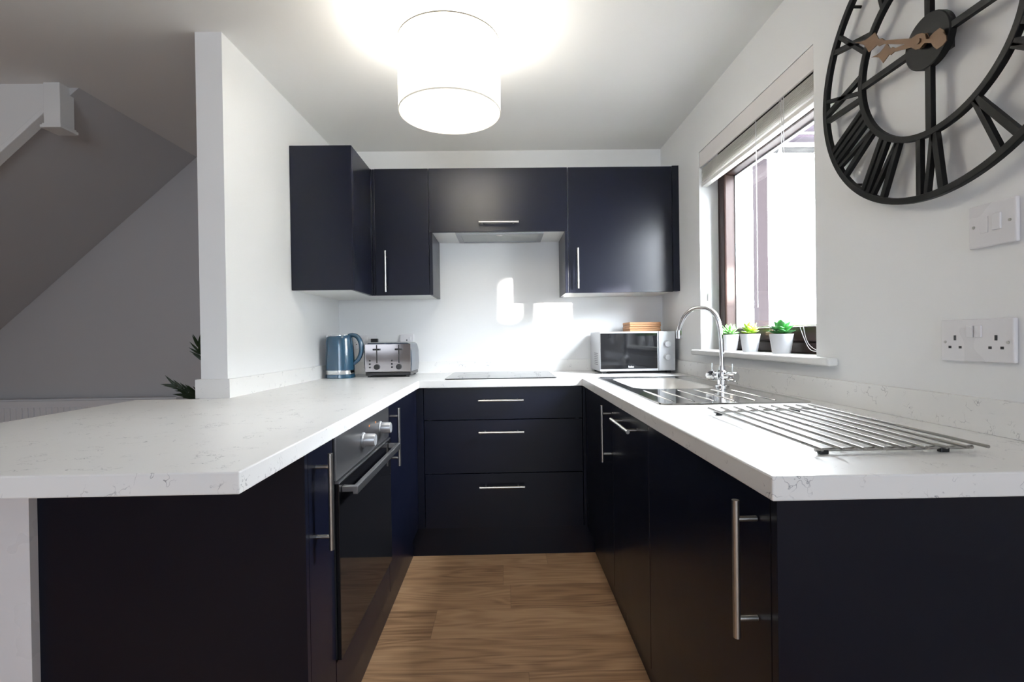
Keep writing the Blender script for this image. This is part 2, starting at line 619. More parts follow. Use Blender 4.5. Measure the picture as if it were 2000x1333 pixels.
struct(m.build('wall_rear', WALL), 'white wall behind the viewer', 'wall')
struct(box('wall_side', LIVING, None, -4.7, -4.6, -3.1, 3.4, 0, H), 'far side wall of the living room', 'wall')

# ------------------------------------------------------------------ window in the right wall
win = struct(bpy.data.objects.new('window_1', None), 'brown framed kitchen window above the sink', 'window')
COL.objects.link(win)
win.location = (1.15, 2.07, 1.067)
FX0, FX1 = 1.115, 1.185
m = MB()                                                # outer frame
m.box(FX0, FX1, WY0, WY0 + 0.045, WZ0, WZ1)
m.box(FX0, FX1, WY1 - 0.045, WY1, WZ0, WZ1)
m.box(FX0, FX1, WY0 + 0.045, WY1 - 0.045, WZ0, WZ0 + 0.045)
m.box(FX0, FX1, WY0 + 0.045, WY1 - 0.045, WZ1 - 0.075, WZ1)
fr = m.build('window_frame', BROWN, win, bevel=0.006)
m = MB()                                                # sash
sy0, sy1, sz0, sz1 = WY0 + 0.0452, WY1 - 0.0452, WZ0 + 0.0452, WZ1 - 0.0752
a = 0.058
m.box(FX0 - 0.012, FX1 - 0.01, sy0, sy0 + a, sz0, sz1)
m.box(FX0 - 0.012, FX1 - 0.01, sy1 - a, sy1, sz0, sz1)
m.box(FX0 - 0.012, FX1 - 0.01, sy0 + a, sy1 - a, sz0, sz0 + a)
m.box(FX0 - 0.012, FX1 - 0.01, sy0 + a, sy1 - a, sz1 - a - 0.02, sz1)
sash = m.build('sash', BROWN, win, bevel=0.008)
m = MB()                                                # glazing spacer
g0, g1, h0, h1 = sy0 + a, sy1 - a, sz0 + a, sz1 - a - 0.02
m.box(1.155, 1.172, g0, g0 + 0.006, h0, h1)
m.box(1.155, 1.172, g1 - 0.006, g1, h0, h1)
m.box(1.155, 1.172, g0, g1, h0, h0 + 0.006)
m.box(1.155, 1.172, g0, g1, h1 - 0.006, h1)
sp = m.build('glazing_spacer', SILVER, win)
box('glass_pane', GLASS, win, 1.158, 1.162, g0, g1, h0, h1)
m = MB()
m.box(FX0 - 0.022, FX0 - 0.012, 2.00, 2.03, WZ0 + 0.062, WZ0 + 0.092)
m.box(FX0 - 0.034, FX0 - 0.022, 1.94, 2.03, WZ0 + 0.070, WZ0 + 0.084)
m.build('window_catch', BRONZE, win, bevel=0.003)
m = MB()
m.box(0.985, 1.02, 1.490, 2.600, 1.040, 1.067)
m.box(1.02, FX0, WY0, WY1, 1.050, 1.0675)
m.build('window_sill', GLOSSW, win, bevel=0.008, bseg=3)

# unseen windows assumed behind the viewer, fixed on solid wall behind the lamps
assumed_win2 = struct(bpy.data.objects.new('assumed_window_2', None), 'assumed wide window behind the viewer for the rear lamp', 'window')
COL.objects.link(assumed_win2)
assumed_win2.location = (-0.35, -3.05, 0.15)
for (wn_, wo, xa, xb, za, zb_) in (('assumed_window_2', assumed_win2, -0.70, 0.90, 0.65, 2.15), ('added_window_3', None, -3.42, -1.78, 0.86, 2.18)):
    if wo is None:  # unseen window added to go with the left fill lamp
        wo = struct(bpy.data.objects.new(wn_, None), 'added unseen window behind the viewer for the left fill lamp', 'window')
        COL.objects.link(wo)
        wo.location = (-2.6, -3.0, 0.86)
    m = MB()
    for x in (xa, (xa + xb) / 2 - 0.03, xb - 0.06):
        m.box(x, x + 0.06, -2.999, -2.96, za, zb_)
    for x0, x1 in ((xa + 0.06, (xa + xb) / 2 - 0.03), ((xa + xb) / 2 + 0.03, xb - 0.06)):
        m.box(x0, x1, -2.999, -2.96, za, za + 0.06)
        m.box(x0, x1, -2.999, -2.96, zb_ - 0.06, zb_)
    m.build('window_frame', BROWN, wo)
    box('added_blind', SLAT, wo, xa + 0.06, xb - 0.06, -2.999, -2.995, za + 0.06, zb_ - 0.06)  # opaque blind added over the solid wall, just behind each lamp

# ------------------------------------------------------------------ worktop
xs = [-1.41, -1.1715, 'W', -0.443, 0.403, 0.525, 0.875, XR - 0.001]
ys = [0.741, 0.828, 1.909, YP - 0.001, 1.965, 2.505, 2.5614, DW - 0.001]


def in_top(i, j):
    x0 = {0: -1.41, 1: -1.17, 2: -1.05, 3: -0.443, 4: 0.403, 5: 0.525, 6: 0.875}[i]
    y0 = ys[j]
    if i <= 2:
        if i == 0: return 0.8 < y0 < 1.9
        if i == 1: return 0.8 < y0 < 1.93
        return y0 > 0.8
    if i == 3: return y0 > 2.55
    if i == 5 and 1.96 < y0 < 2.5: return False
    return True


m = MB()
cache = {}


def gv(i, j, z):
    k = (i, j, z)
    if k not in cache:
        x = xs[i]
        if x == 'W': x = XL(ys[j]) + 0.001 if ys[j] >= YP - 0.01 else -1.07
        cache[k] = m.bm.verts.new((x, ys[j], z))
    return cache[k]


z0, z1 = HW - TW, HW
for i in range(7):
    for j in range(7):
        if i == 1 and j >= 3: continue
        if not in_top(i, j): continue
        m.bm.faces.new([gv(i, j, z1), gv(i + 1, j, z1), gv(i + 1, j + 1, z1), gv(i, j + 1, z1)])
        m.bm.faces.new([gv(i, j + 1, z0), gv(i + 1, j + 1, z0), gv(i + 1, j, z0), gv(i, j, z0)])
        for (di, dj, a_, b_) in ((-1, 0, (0, 1), (0, 0)), (1, 0, (1, 0), (1, 1)), (0, -1, (0, 0), (1, 0)), (0, 1, (1, 1), (0, 1))):
            ni, nj = i + di, j + dj
            ok = 0 <= ni < 7 and 0 <= nj < 7 and in_top(ni, nj) and not (ni == 1 and nj >= 3)
            if not ok:
                m.bm.faces.new([gv(i + a_[0], j + a_[1], z0), gv(i + b_[0], j + b_[1], z0),
                                gv(i + b_[0], j + b_[1], z1), gv(i + a_[0], j + a_[1], z1)])
wt = m.build('worktop', MARBLE, None, bevel=0.0025)
tag(wt, 'white marbled U shaped worktop running round the kitchen', 'worktop')

# upstands
m = MB()
u = 0.015
poly = [(XL(YP), YP), (XL(YP) + u, YP - u), (XL(DW) + u, DW - 0.001), (XL(DW) + 0.0005, DW - 0.001)]
m.prism([(XL(YP) + 0.0005, YP), (XL(YP) + u, YP - u), (XL(DW) + u, DW - 0.001), (XL(DW) + 0.0005, DW - 0.001)], 0.0735,
        lambda a, b, d: (a, b, HW + 0.0002 + d))
m.box(-1.1865, XL(YP) + u, YP - u, YP - 0.0005, HW + 0.0002, HW + 0.0737)
tag(m.build('worktop_upstand', MARBLE, None, bevel=0.001), 'marbled upstand along the left wall and round the pillar', 'upstand', 'worktop upstands')
m = MB()
m.box(XL(DW) + u + 0.0005, XR - u - 0.0005, DW - u, DW - 0.0005, HW + 0.0002, HW + 0.0737)
tag(m.build('worktop_upstand', MARBLE, None, bevel=0.001), 'marbled upstand along the back wall behind the hob', 'upstand', 'worktop upstands')
m = MB()
m.box(XR - u, XR - 0.0005, 0.745, DW - 0.001, HW + 0.0002, HW + 0.0737)
tag(m.build('worktop_upstand', MARBLE, None, bevel=0.001), 'marbled upstand along the right wall below the window', 'upstand', 'worktop upstands')


# ------------------------------------------------------------------ cabinets
def handle(parent, p0, p1, out, d=0.035, r=0.0062, inset=0.032, name='handle'):
    """bar handle; p0-p1 is the bar axis, out the unit vector from the door to the bar"""
    p0 = Vector(p0); p1 = Vector(p1); out = Vector(out)
    t = (p1 - p0).normalized()
    m = MB()
    m.tube([p0, p1], r, 16)
    for q in (p0 + t * inset, p1 - t * inset):
        m.tube([q - out * d, q], r * 0.78, 12)
    return m.build(name, STEEL, parent, smooth=True)


def hollow(parent, x0, x1, y0, y1, z0, z1, openside, top=False, name='carcass', m_=None):
    """cabinet box of boards, open towards openside ('x+','x-','y-')"""
    t = 0.016
    m = MB()
    m.box(x0, x1, y0, y1, z0, z0 + t)
    if top: m.box(x0, x1, y0, y1, z1 - t, z1)
    zt_ = z1 - t if top else z1
    if openside != 'x-': m.box(x0, x0 + t, y0, y1, z0 + t, zt_)
    if openside != 'x+': m.box(x1 - t, x1, y0, y1, z0 + t, zt_)
    a0 = x0 + (t if openside != 'x-' else 0); a1 = x1 - (t if openside != 'x+' else 0)
    if openside != 'y-': m.box(a0, a1, y0, y0 + t, z0 + t, zt_)
    m.box(a0, a1, y1 - t, y1, z0 + t, zt_)
    return m.build(name, m_ or CARC, parent)


ZB, ZT = 0.153, 0.883          # base door bottom / top
CZ0, CZ1 = 0.150, HW - TW - 0.001
LX = -0.460                    # left run door face
RX = 0.422                     # right run door face

# left narrow cabinet with the big end panel
c = thing('base_cabinet', 'narrow navy base cabinet left of the oven with wide end panel', 'cabinet', (-0.75, 1.22, 0))
box('end_panel', NAVY, c, -1.0635, LX, 1.137, 1.155, 0.0, CZ1, 0.0008)
hollow(c, -1.03, LX - 0.019, 1.156, 1.320, CZ0, CZ1, 'x+')
d_ = box('door', NAVY, c, LX - 0.018, LX, 1.157, 1.321, ZB, ZT, 0.001)
handle(d_, (LX + 0.035, 1.205, 0.634), (LX + 0.035, 1.205, 0.868), (1, 0, 0))
box('plinth', NAVY, c, LX - 0.048, LX - 0.033, 1.156, 1.322, 0.0, CZ0)

# oven housing and oven
c = thing('oven_housing', 'navy cabinet housing the built in oven under the worktop', 'cabinet', (-0.75, 1.63, 0))
m = MB()
m.box(-1.03, LX - 0.019, 1.324, 1.338, CZ0, CZ1)
m.box(-1.03, LX - 0.019, 1.926, 1.940, CZ0, CZ1)
m.box(-1.03, LX - 0.019, 1.338, 1.926, 0.262, 0.276)
m.build('carcass', CARC, c)
box('filler_panel', NAVY, c, LX - 0.018, LX, 1.326, 1.938, ZB, 0.278, 0.001)
box('plinth', NAVY, c, LX - 0.048, LX - 0.033, 1.322, 1.941, 0.0, CZ0)
ov = thing('oven', 'built in oven with steel control panel and black glass door', 'oven', (-0.72, 1.63, 0.277))
box('oven_body', GREYP, ov, -1.00, LX - 0.002, 1.341, 1.923, 0.278, 0.880)
cp = box('control_panel', STEELD, ov, LX - 0.001, LX + 0.006, 1.330, 1.935, 0.764, 0.884, 0.0015)
for yy in (1.585, 1.800):
    m = MB()
    m.lathe([(0, 0), (0.024, 0), (0.024, 0.004), (0.020, 0.006), (0.0195, 0.036), (0.018, 0.040), (0, 0.040)], (LX + 0.006, yy, 0.823), 32, (1, 0, 0))
    k = m.build('knob', SILVER, cp, smooth=True)
for (yy, zz) in ((1.655, 0.852), (1.735, 0.850)):
    box('indicator_mark', ORANGE, cp, LX + 0.0058, LX + 0.0066, yy, yy + 0.010, zz, zz + 0.006)
dr = box('oven_door', BGLASS, ov, LX - 0.001, LX + 0.012, 1.332, 1.933, 0.282, 0.756, 0.0015)
box('door_top_trim', STEELD, dr, LX + 0.001, LX + 0.0125, 1.332, 1.933, 0.7565, 0.7605)
m = MB()
m.box(LX + 0.042, LX + 0.056, 1.352, 1.913, 0.722, 0.744)
for yy in (1.352, 1.895):
    m.box(LX + 0.012, LX + 0.046, yy, yy + 0.018, 0.728, 0.744)
m.build('handle', STEELD, dr, bevel=0.002)

# left corner cabinet
c = thing('base_cabinet', 'navy base cabinet in the left corner beyond the oven', 'cabinet', (-0.75, 2.3, 0))
hollow(c, -1.03, LX - 0.019, 1.942, 3.14, CZ0, CZ1, 'x+')
d_ = box('door', NAVY, c, LX - 0.018, LX, 1.942, 2.545, ZB, ZT, 0.001)
handle(d_, (LX + 0.035, 1.985, 0.637), (LX + 0.035, 1.985, 0.868), (1, 0, 0))
box('plinth', NAVY, c, LX - 0.048, LX - 0.033, 1.941, 2.604, 0.0, CZ0)
m = MB()
m.box(LX - 0.018, LX, 2.548, 2.600, ZB, ZT)
m.box(LX, -0.424, 2.580, 2.600, ZB, ZT)
m.build('corner_post', NAVY, c, bevel=0.001)

# drawer unit under the hob
c = thing('drawer_unit', 'navy three drawer unit under the hob', 'drawer unit', (-0.01, 2.85, 0))
hollow(c, -0.405, 0.388, 2.600, 3.14, CZ0, CZ1, 'y-', True)
for (a, b, hz) in ((0.7185, 0.883, 0.820), (0.4385, 0.7150, 0.655), (0.153, 0.4350, 0.371)):
    d_ = box('drawer', NAVY, c, -0.421, 0.404, 2.580, 2.598, a, b, 0.001)
    handle(d_, (-0.137, 2.545, hz), (0.097, 2.545, hz), (0, -1, 0))
box('plinth', NAVY, c, -0.493, 0.470, 2.605, 2.620, 0.0, CZ0 - 0.0005)

# right corner (sink) cabinet
c = thing('base_cabinet', 'navy sink base cabinet in the right corner with upright bar handle', 'cabinet', (0.7, 2.3, 0))
hollow(c, RX + 0.019, 1.00, 1.942, 3.14, CZ0, CZ1, 'x-')
d_ = box('door', NAVY, c, RX, RX + 0.018, 1.942, 2.545, ZB, ZT, 0.001)
handle(d_, (RX - 0.035, 1.970, 0.640), (RX - 0.035, 1.970, 0.866), (-1, 0, 0))
box('plinth', NAVY, c, RX + 0.045, RX + 0.060, 1.9405, 2.604, 0.0, CZ0)
m = MB()
m.box(RX, RX + 0.018, 2.548, 2.600, ZB, ZT)
m.box(0.407, RX, 2.580, 2.600, ZB, ZT)
m.build('corner_post', NAVY, c, bevel=0.001)

c = thing('base_cabinet', 'navy base cabinet on the right with one level bar handle', 'cabinet', (0.7, 1.7, 0))
hollow(c, RX + 0.019, 1.00, 1.458, 1.938, CZ0, CZ1, 'x-')
d_ = box('door', NAVY, c, RX, RX + 0.018, 1.4555, 1.9385, ZB, ZT, 0.001)
handle(d_, (RX - 0.035, 1.556, 0.838), (RX - 0.035, 1.806, 0.838), (-1, 0, 0))
box('plinth', NAVY, c, RX + 0.045, RX + 0.060, 1.4555, 1.939, 0.0, CZ0)

c = thing('base_cabinet', 'nearest navy base cabinet on the right ending in navy end panel', 'cabinet', (0.7, 1.1, 0))
hollow(c, RX + 0.019, 1.00, 0.784, 1.4530, CZ0, CZ1, 'x-')
d_ = box('door', NAVY, c, RX, RX + 0.018, 0.7845, 1.4525, ZB, ZT, 0.001)
handle(d_, (RX - 0.037, 0.824, 0.632), (RX - 0.037, 0.824, 0.864), (-1, 0, 0))
box('plinth', NAVY, c, RX + 0.045, RX + 0.060, 0.784, 1.453, 0.0, CZ0)
box('end_panel', NAVY, c, RX - 0.001, XR - 0.002, 0.762, 0.780, 0.0, CZ1, 0.0008)

# wall cabinets
UZ0, UZ1, UY = 1.395, 2.117, 2.841
c = thing('wall_cabinet', 'navy wall cabinet on the left wall showing its end panel', 'cabinet', (-0.9, 2.8, UZ0))
hollow(c, XL(2.5) + 0.002, -0.768, 2.511, DW - 0.003, UZ0 + 0.001, UZ1 - 0.001, 'x+', True)
box('end_panel', NAVY, c, XL(2.49) + 0.001, -0.749, 2.4916, 2.510, UZ0, UZ1, 0.0008)
box('door', NAVY, c, -0.767, -0.749, 2.512, 2.838, UZ0, UZ1, 0.001)
m = MB()
m.box(-0.767, -0.7435, 2.8405, 2.860, UZ0, UZ1)
m.box(-0.7415, -0.7285, 2.8445, 2.860, UZ0, UZ1)
m.build('corner_post', NAVY, c, bevel=0.001)
c = thing('wall_cabinet', 'narrow navy wall cabinet left of the extractor hood', 'cabinet', (-0.57, 3.0, UZ0))
hollow(c, -0.766, -0.4205, 2.861, DW - 0.001, UZ0 + 0.001, UZ1 - 0.001, 'y-', True)
d_ = box('door', NAVY, c, -0.7265, -0.4210, UY, UY + 0.018, UZ0, UZ1, 0.001)
handle(d_, (-0.664, UY - 0.035, 1.412), (-0.664, UY - 0.035, 1.645), (0, -1, 0))
box('side_panel', NAVY, c, -0.4190, -0.4010, UY + 0.002, DW - 0.001, UZ0, 1.7515, 0.0008)

c = thing('hood_cabinet', 'dark wall cabinet over the hob with lift up door and extractor', 'cabinet', (-0.02, 3.0, 1.752))
hollow(c, -0.4175, 0.3765, 2.861, DW - 0.001, 1.7525, UZ1 - 0.001, 'y-', True)
d_ = box('door', NAVY, c, -0.4180, 0.3755, UY, UY + 0.018, 1.752, UZ1, 0.001)
handle(d_, (-0.133, UY - 0.035, 1.800), (0.094, UY - 0.035, 1.800), (0, -1, 0), inset=0.03)
ex = box('extractor', FILTER, c, -0.270, 0.240, 2.866, 3.130, 1.7465, 1.7523)
m = MB()
for i in range(2):
    x0 = -0.225 + i * 0.212
m.box(-0.270, 0.240, 2.866, 2.892, 1.7440, 1.7468)
m.box(-0.270, -0.240, 2.892, 3.130, 1.7440, 1.7468)
m.box(0.210, 0.240, 2.892, 3.130, 1.7440, 1.7468)
m.box(-0.240, 0.210, 3.112, 3.130, 1.7440, 1.7468)
m.build('extractor_rim', STEELD, ex)
m = MB()
m.lathe([(0, -0.004), (0.018, -0.003), (0.022, 0), (0.0, 0.001)], (-0.015, 2.915, 1.7462), 24)
m.build('filter_catch', STEEL, ex, smooth=True)

c = thing('wall_cabinet', 'glossy navy wall cabinet right of the extractor hood', 'cabinet', (0.7, 3.0, UZ0))
hollow(c, 0.379, 0.981, 2.861, DW - 0.001, UZ0 + 0.001, UZ1 - 0.001, 'y-', True)
d_ = box('door', NAVY, c, 0.3800, 0.9780, UY, UY + 0.018, UZ0, UZ1, 0.001)
handle(d_, (0.427, UY - 0.035, 1.418), (0.427, UY - 0.035, 1.648), (0, -1, 0))
box('side_panel', NAVY, c, 0.3592, 0.3772, UY + 0.002, DW - 0.001, UZ0, 1.7515, 0.0008)
box('filler_strip', NAVY, c, 0.9815, XR - 0.001, UY - 0.002, UY + 0.050, UZ0 + 0.003, UZ1 + 0.004, 0.0008)

# ------------------------------------------------------------------ hob
m = MB()
m.prism([(-0.3144 + 0.01, 2.6036), (0.276 - 0.01, 2.6036), (0.276, 2.6136), (0.276, 3.115), (0.266, 3.125), (-0.3044, 3.125), (-0.3144, 3.115), (-0.3144, 2.6136)],
        0.0045, lambda a, b, d: (a, b, HW + 0.0010 + d))
hob = m.build('hob', BGLASS, None, bevel=0.001)
tag(hob, 'thin black glass hob set on the back worktop', 'hob')
for (cx, cy, r) in ((-0.17, 2.76, 0.09), (0.13, 2.76, 0.075), (-0.17, 2.98, 0.075), (0.13, 2.98, 0.09)):
    m = MB()
    n = 48
    A = []
    for rr in (r, r - 0.002):
        A.append([m.bm.verts.new((cx + rr * math.cos(2 * PI * k / n), cy + rr * math.sin(2 * PI * k / n), HW + 0.0057)) for k in range(n)])
    for k in range(n):
        m.bm.faces.new((A[0][k], A[0][(k + 1) % n], A[1][(k + 1) % n], A[1][k]))
    m.build('cooking_zone', GREYP, hob)

# ------------------------------------------------------------------ sink
def rrect(x0, x1, y0, y1, r, n=6):
    out = []
    for (cx, cy, a0) in ((x1 - r, y1 - r, 0), (x0 + r, y1 - r, 90), (x0 + r, y0 + r, 180), (x1 - r, y0 + r, 270)):
        for k in range(n + 1):
            a = math.radians(a0 + 90 * k / n)
            out.append((cx + r * math.cos(a), cy + r * math.sin(a)))
    return out


sk = thing('sink', 'stainless steel inset sink with bowl and ridged drainer', 'sink', (0.72, 2.05, HW))
m = MB()
SX0, SX1, SY0, SY1 = 0.482, 0.966, 1.520, 2.580
outer = rrect(SX0, SX1, SY0, SY1, 0.035)
n = len(outer)


def loop(m, pts, z):
    return [m.bm.verts.new((x, y, z)) for x, y in pts]


def bridge(m, A, B):
    for k in range(len(A)):
        k2 = (k + 1) % len(A)
        m.bm.faces.new((A[k], A[k2], B[k2], B[k]))


def inset_r(dx, r):
    return rrect(SX0 + dx, SX1 - dx, SY0 + dx, SY1 - dx, r)


L0 = loop(m, outer, HW + 0.0006)
L1 = loop(m, inset_r(0.002, 0.034), HW + 0.0042)
L2 = loop(m, inset_r(0.007, 0.030), HW + 0.0045)
L3 = loop(m, inset_r(0.014, 0.024), HW + 0.0022)
bridge(m, L0, L1); bridge(m, L1, L2); bridge(m, L2, L3)
hole = rrect(0.532, 0.866, 1.972, 2.498, 0.085)
B0 = loop(m, hole, HW + 0.0022)
edges = []
for A in (L3, B0):
    for k in range(len(A)):
        e = m.bm.edges.get((A[k], A[(k + 1) % len(A)]))
        edges.append(e or m.bm.edges.new((A[k], A[(k + 1) % len(A)])))
bmesh.ops.triangle_fill(m.bm, use_beauty=True, edges=edges)
m.build('drainer_board', SINKM, sk)
m = MB()
prev = loop(m, hole, HW + 0.0022)
for (dx, z, r) in ((0.004, 0.000, 0.082), (0.007, -0.010, 0.080), (0.012, -0.10, 0.075), (0.020, -0.135, 0.070), (0.040, -0.148, 0.055), (0.08, -0.150, 0.03)):
    nx = loop(m, rrect(0.532 + dx, 0.866 - dx, 1.972 + dx, 2.498 - dx, r), HW + z)
    bridge(m, prev, nx); prev = nx
m.bm.faces.new(prev)
m.build('bowl', BOWLM, sk, smooth=True)
m = MB()
m.lathe([(0, 0.003), (0.03, 0.003), (0.042, 0.0), (0.0, -0.001)], (0.70, 2.23, HW - 0.149), 28)
m.build('plug_hole', CHROME, sk, smooth=True)
for i in range(6):
    x = 0.545 + i * 0.066
    m = MB()
    y0_ = 1.585; y1_ = 1.93 if x < 0.86 else 1.90
    m.tube([(x, y0_, HW + 0.0015), (x, y0_ + 0.02, HW + 0.0026), (x, y1_ - 0.02, HW + 0.0026), (x, y1_, HW + 0.0012)], 0.0024, 8)
    m.build('drainer_ridge', SINKM, sk, smooth=True)

# ------------------------------------------------------------------ tap
tp = thing('mixer_tap', 'chrome swan neck mixer tap behind the sink bowl', 'tap', (0.895, 2.02, HW))
tx, ty = 0.895, 2.02
m = MB()
m.lathe([(0, 0), (0.027, 0), (0.027, 0.006), (0.019, 0.010), (0.019, 0.030), (0.022, 0.032), (0.022, 0.062), (0.014, 0.068), (0.012, 0.085), (0, 0.086)],
        (tx, ty, HW + 0.0025), 32)
m.build('tap_body', CHROME, tp, smooth=True)
ax = Vector((0.45, -0.89, 0)).normalized()
cz = HW + 0.046
cc = Vector((tx, ty, cz))
for s in (-1, 1):
    m = MB()
    m.lathe([(0, 0.0), (0.014, 0.0), (0.014, 0.026), (0.0195, 0.028), (0.0195, 0.060), (0.017, 0.063), (0, 0.063)], cc + ax * s * 0.006, 28, ax * s)
    v = m.build('valve', CHROME, tp, smooth=True)
    q = cc + ax * s * 0.050
    m = MB()
    m.tube([q + Vector((0, 0, 0.018)), q + Vector((0, 0, 0.052))], 0.0032, 12)
    m.build('lever', CHROME, v, smooth=True)
pts = []
sd = Vector((-0.14, 0.10, 0))
top = HW + 0.085
pts.append((tx, ty, HW + 0.078))
arc = [(0.0, 0.0), (0.0, 0.06), (0.01, 0.13), (0.05, 0.195), (0.13, 0.238), (0.28, 0.262), (0.48, 0.271), (0.68, 0.265), (0.85, 0.240), (0.96, 0.203), (1.0, 0.175), (1.01, 0.148)]
ctrl = [Vector((tx, ty, top)) + sd * u_ + Vector((0, 0, h_ - 0.026)) for (u_, h_) in arc]


def spline(ctrl, k=6):
    out = []
    P = [ctrl[0]] + list(ctrl) + [ctrl[-1]]
    for i in range(1, len(P) - 2):
        for j in range(k):
            t = j / k
            a, b, c_, d_ = P[i - 1], P[i], P[i + 1], P[i + 2]
            out.append(0.5 * ((2 * b) + (c_ - a) * t + (2 * a - 5 * b + 4 * c_ - d_) * t * t + (3 * b - a - 3 * c_ + d_) * t ** 3))
    out.append(ctrl[-1])
    return out


sp_ = spline(ctrl)
m = MB()
m.tube(sp_, 0.0095, 16)
spt = m.build('spout', CHROME, tp, smooth=True)
m = MB()
e0 = sp_[-1]
m.tube([e0 + Vector((0, 0, 0.030)), e0 + Vector((0, 0, -0.004))], 0.0115, 20)
m.build('aerator', CHROME, spt, smooth=True)

# ------------------------------------------------------------------ wire rack on the right worktop
rk = thing('wire_rack', 'flat steel bar rack on black feet beside the drainer', 'rack', (0.70, 1.1, HW))
RZ = HW + 0.0145
for i in range(9):
    t = i / 8
    near = Vector((0.548 + 0.292 * t, 0.846, RZ))
    far = Vector((0.560 + 0.300 * t, 1.352 + 0.035 * t, RZ))
    m = MB()
    m.tube([near, far], 0.0029, 10)
    m.build('bar', RACKM, rk, smooth=True)
    m = MB()
    m.tube([near + Vector((-0.012, 0.016, -0.003)), near + Vector((0.014, 0.024, -0.003))], 0.0032, 8)
m = MB()
m.tube([(0.553, 0.874, RZ - 0.0065), (0.838, 0.874, RZ - 0.0065)], 0.0034, 10)
m.build('cross_bar', STEEL, rk, smooth=True)
m = MB()
m.tube([(0.562, 1.322, RZ - 0.0065), (0.860, 1.356, RZ - 0.0065)], 0.0034, 10)
m.build('cross_bar', STEEL, rk, smooth=True)
for (x, y) in ((0.567, 0.874), (0.785, 0.874), (0.575, 1.320), (0.80, 1.345)):
    box('rubber_foot', BLACKP, rk, x - 0.008, x + 0.008, y - 0.005, y + 0.005, HW + 0.0002, RZ - 0.0065, 0.0015)

# ------------------------------------------------------------------ kettle
KX, KY = -0.945, 2.87
kt = thing('kettle', 'blue jug kettle standing by the left wall', 'kettle', (KX, KY, HW))
m = MB()
m.lathe([(0, 0.0005), (0.080, 0.0005), (0.083, 0.004), (0.082, 0.020), (0.079, 0.0225), (0, 0.0225)], (KX, KY, HW), 48)
m.build('power_base', KBLUE, kt, smooth=True)
m = MB()
m.lathe([(0, 0.023), (0.080, 0.023), (0.0815, 0.026), (0.0808, 0.046), (0, 0.0461)], (KX, KY, HW), 48)
m.build('chrome_band', CHROME, kt, smooth=True)
tag(kt.children[-1] if kt.children else kt)
m = MB()
m.lathe([(0.0808, 0.0463), (0.0800, 0.10), (0.0770, 0.16), (0.0725, 0.215), (0.0700, 0.234), (0.066, 0.240), (0.060, 0.240), (0.0, 0.236)], (KX, KY, HW), 56)
# pull a pouring lip out to the left
for v in m.bm.verts:
    z = v.co.z - HW
    dx, dy = v.co.x - KX, v.co.y - KY
    if z > 0.17:
        a = math.atan2(dy, dx)
        w = max(0.0, math.cos(a - PI)) ** 8
        k = (z - 0.17) / 0.07
        v.co.x -= 0.012 * w * k
        v.co.z += 0.000 - 0.010 * w * k + 0.006 * max(0, math.cos(a)) * k
m.build('jug', KBLUE, kt, smooth=True)
m = MB()
m.lathe([(0.050, 0.238), (0.050, 0.246), (0.046, 0.250), (0, 0.251)], (KX + 0.004, KY, HW), 40)
m.build('lid', CHROME, kt, smooth=True)
m = MB()
hp = [(0.040, 0.240), (0.075, 0.246), (0.104, 0.232), (0.121, 0.195), (0.121, 0.145), (0.104, 0.105), (0.078, 0.080)]
hp = spline([Vector((KX + a, KY - 0.002, HW + b)) for a, b in hp], 5)
m.tube(hp, [0.010 + 0.004 * math.sin(PI * i / (len(hp) - 1)) for i in range(len(hp))], 14)
for v in m.bm.verts:
    v.co.y = KY + (v.co.y - KY) * 1.2
m.build('handle', KBLUE, kt, smooth=True)

# ------------------------------------------------------------------ toaster
TX0, TX1, TY0, TY1 = -0.800, -0.535, 2.850, 3.100
tb = thing('toaster', 'four slot toaster with polished steel front beside the kettle', 'toaster', (-0.668, 2.975, HW))
ZT0, ZT1 = HW + 0.030, HW + 0.198
m = MB()
prof = [(TX0, ZT0), (TX1, ZT0), (TX1 + 0.004, ZT0 + 0.05), (TX1 + 0.002, ZT0 + 0.12), (TX1 - 0.006, ZT1 - 0.012), (TX1 - 0.018, ZT1),
        (TX0 + 0.018, ZT1), (TX0 + 0.006, ZT1 - 0.012), (TX0 - 0.002, ZT0 + 0.12), (TX0 - 0.004, ZT0 + 0.05)]
m.prism(prof, TY1 - TY0 - 0.006, lambda a, b, d: (a, TY0 + 0.004 + d, b))
body = m.build('body', TOASTB, tb, bevel=0.004)
m = MB()
m.box(TX0 + 0.002, TX1 - 0.001, TY0 - 0.001, TY0 + 0.004, ZT0 + 0.001, ZT1 - 0.006)
fp = m.build('front_panel', TFRONT, tb, bevel=0.003)
m = MB()
m.box(TX0 + 0.020, TX1 - 0.020, TY0 + 0.012, TY1 - 0.012, ZT1 - 0.001, ZT1 + 0.003)
tpn = m.build('top_panel', STEEL, tb, bevel=0.001)
for i in range(4):
    xx = TX0 + 0.034 + i * 0.053
    box('bread_slot', BLACKP, tpn, xx, xx + 0.028, TY0 + 0.045, TY1 - 0.045, ZT1 + 0.0022, ZT1 + 0.0036)
m = MB()
m.box(TX0 + 0.003, TX1 - 0.003, TY0 + 0.001, TY1 - 0.004, HW + 0.010, ZT0)
m.build('base', BLACKP, tb, bevel=0.004)
for (x, y) in ((TX0 + 0.022, TY0 + 0.02), (TX1 - 0.022, TY0 + 0.02), (TX0 + 0.022, TY1 - 0.025), (TX1 - 0.022, TY1 - 0.025)):
    box('foot', BLACKP, tb, x - 0.008, x + 0.008, y - 0.008, y + 0.008, HW + 0.0003, HW + 0.010)
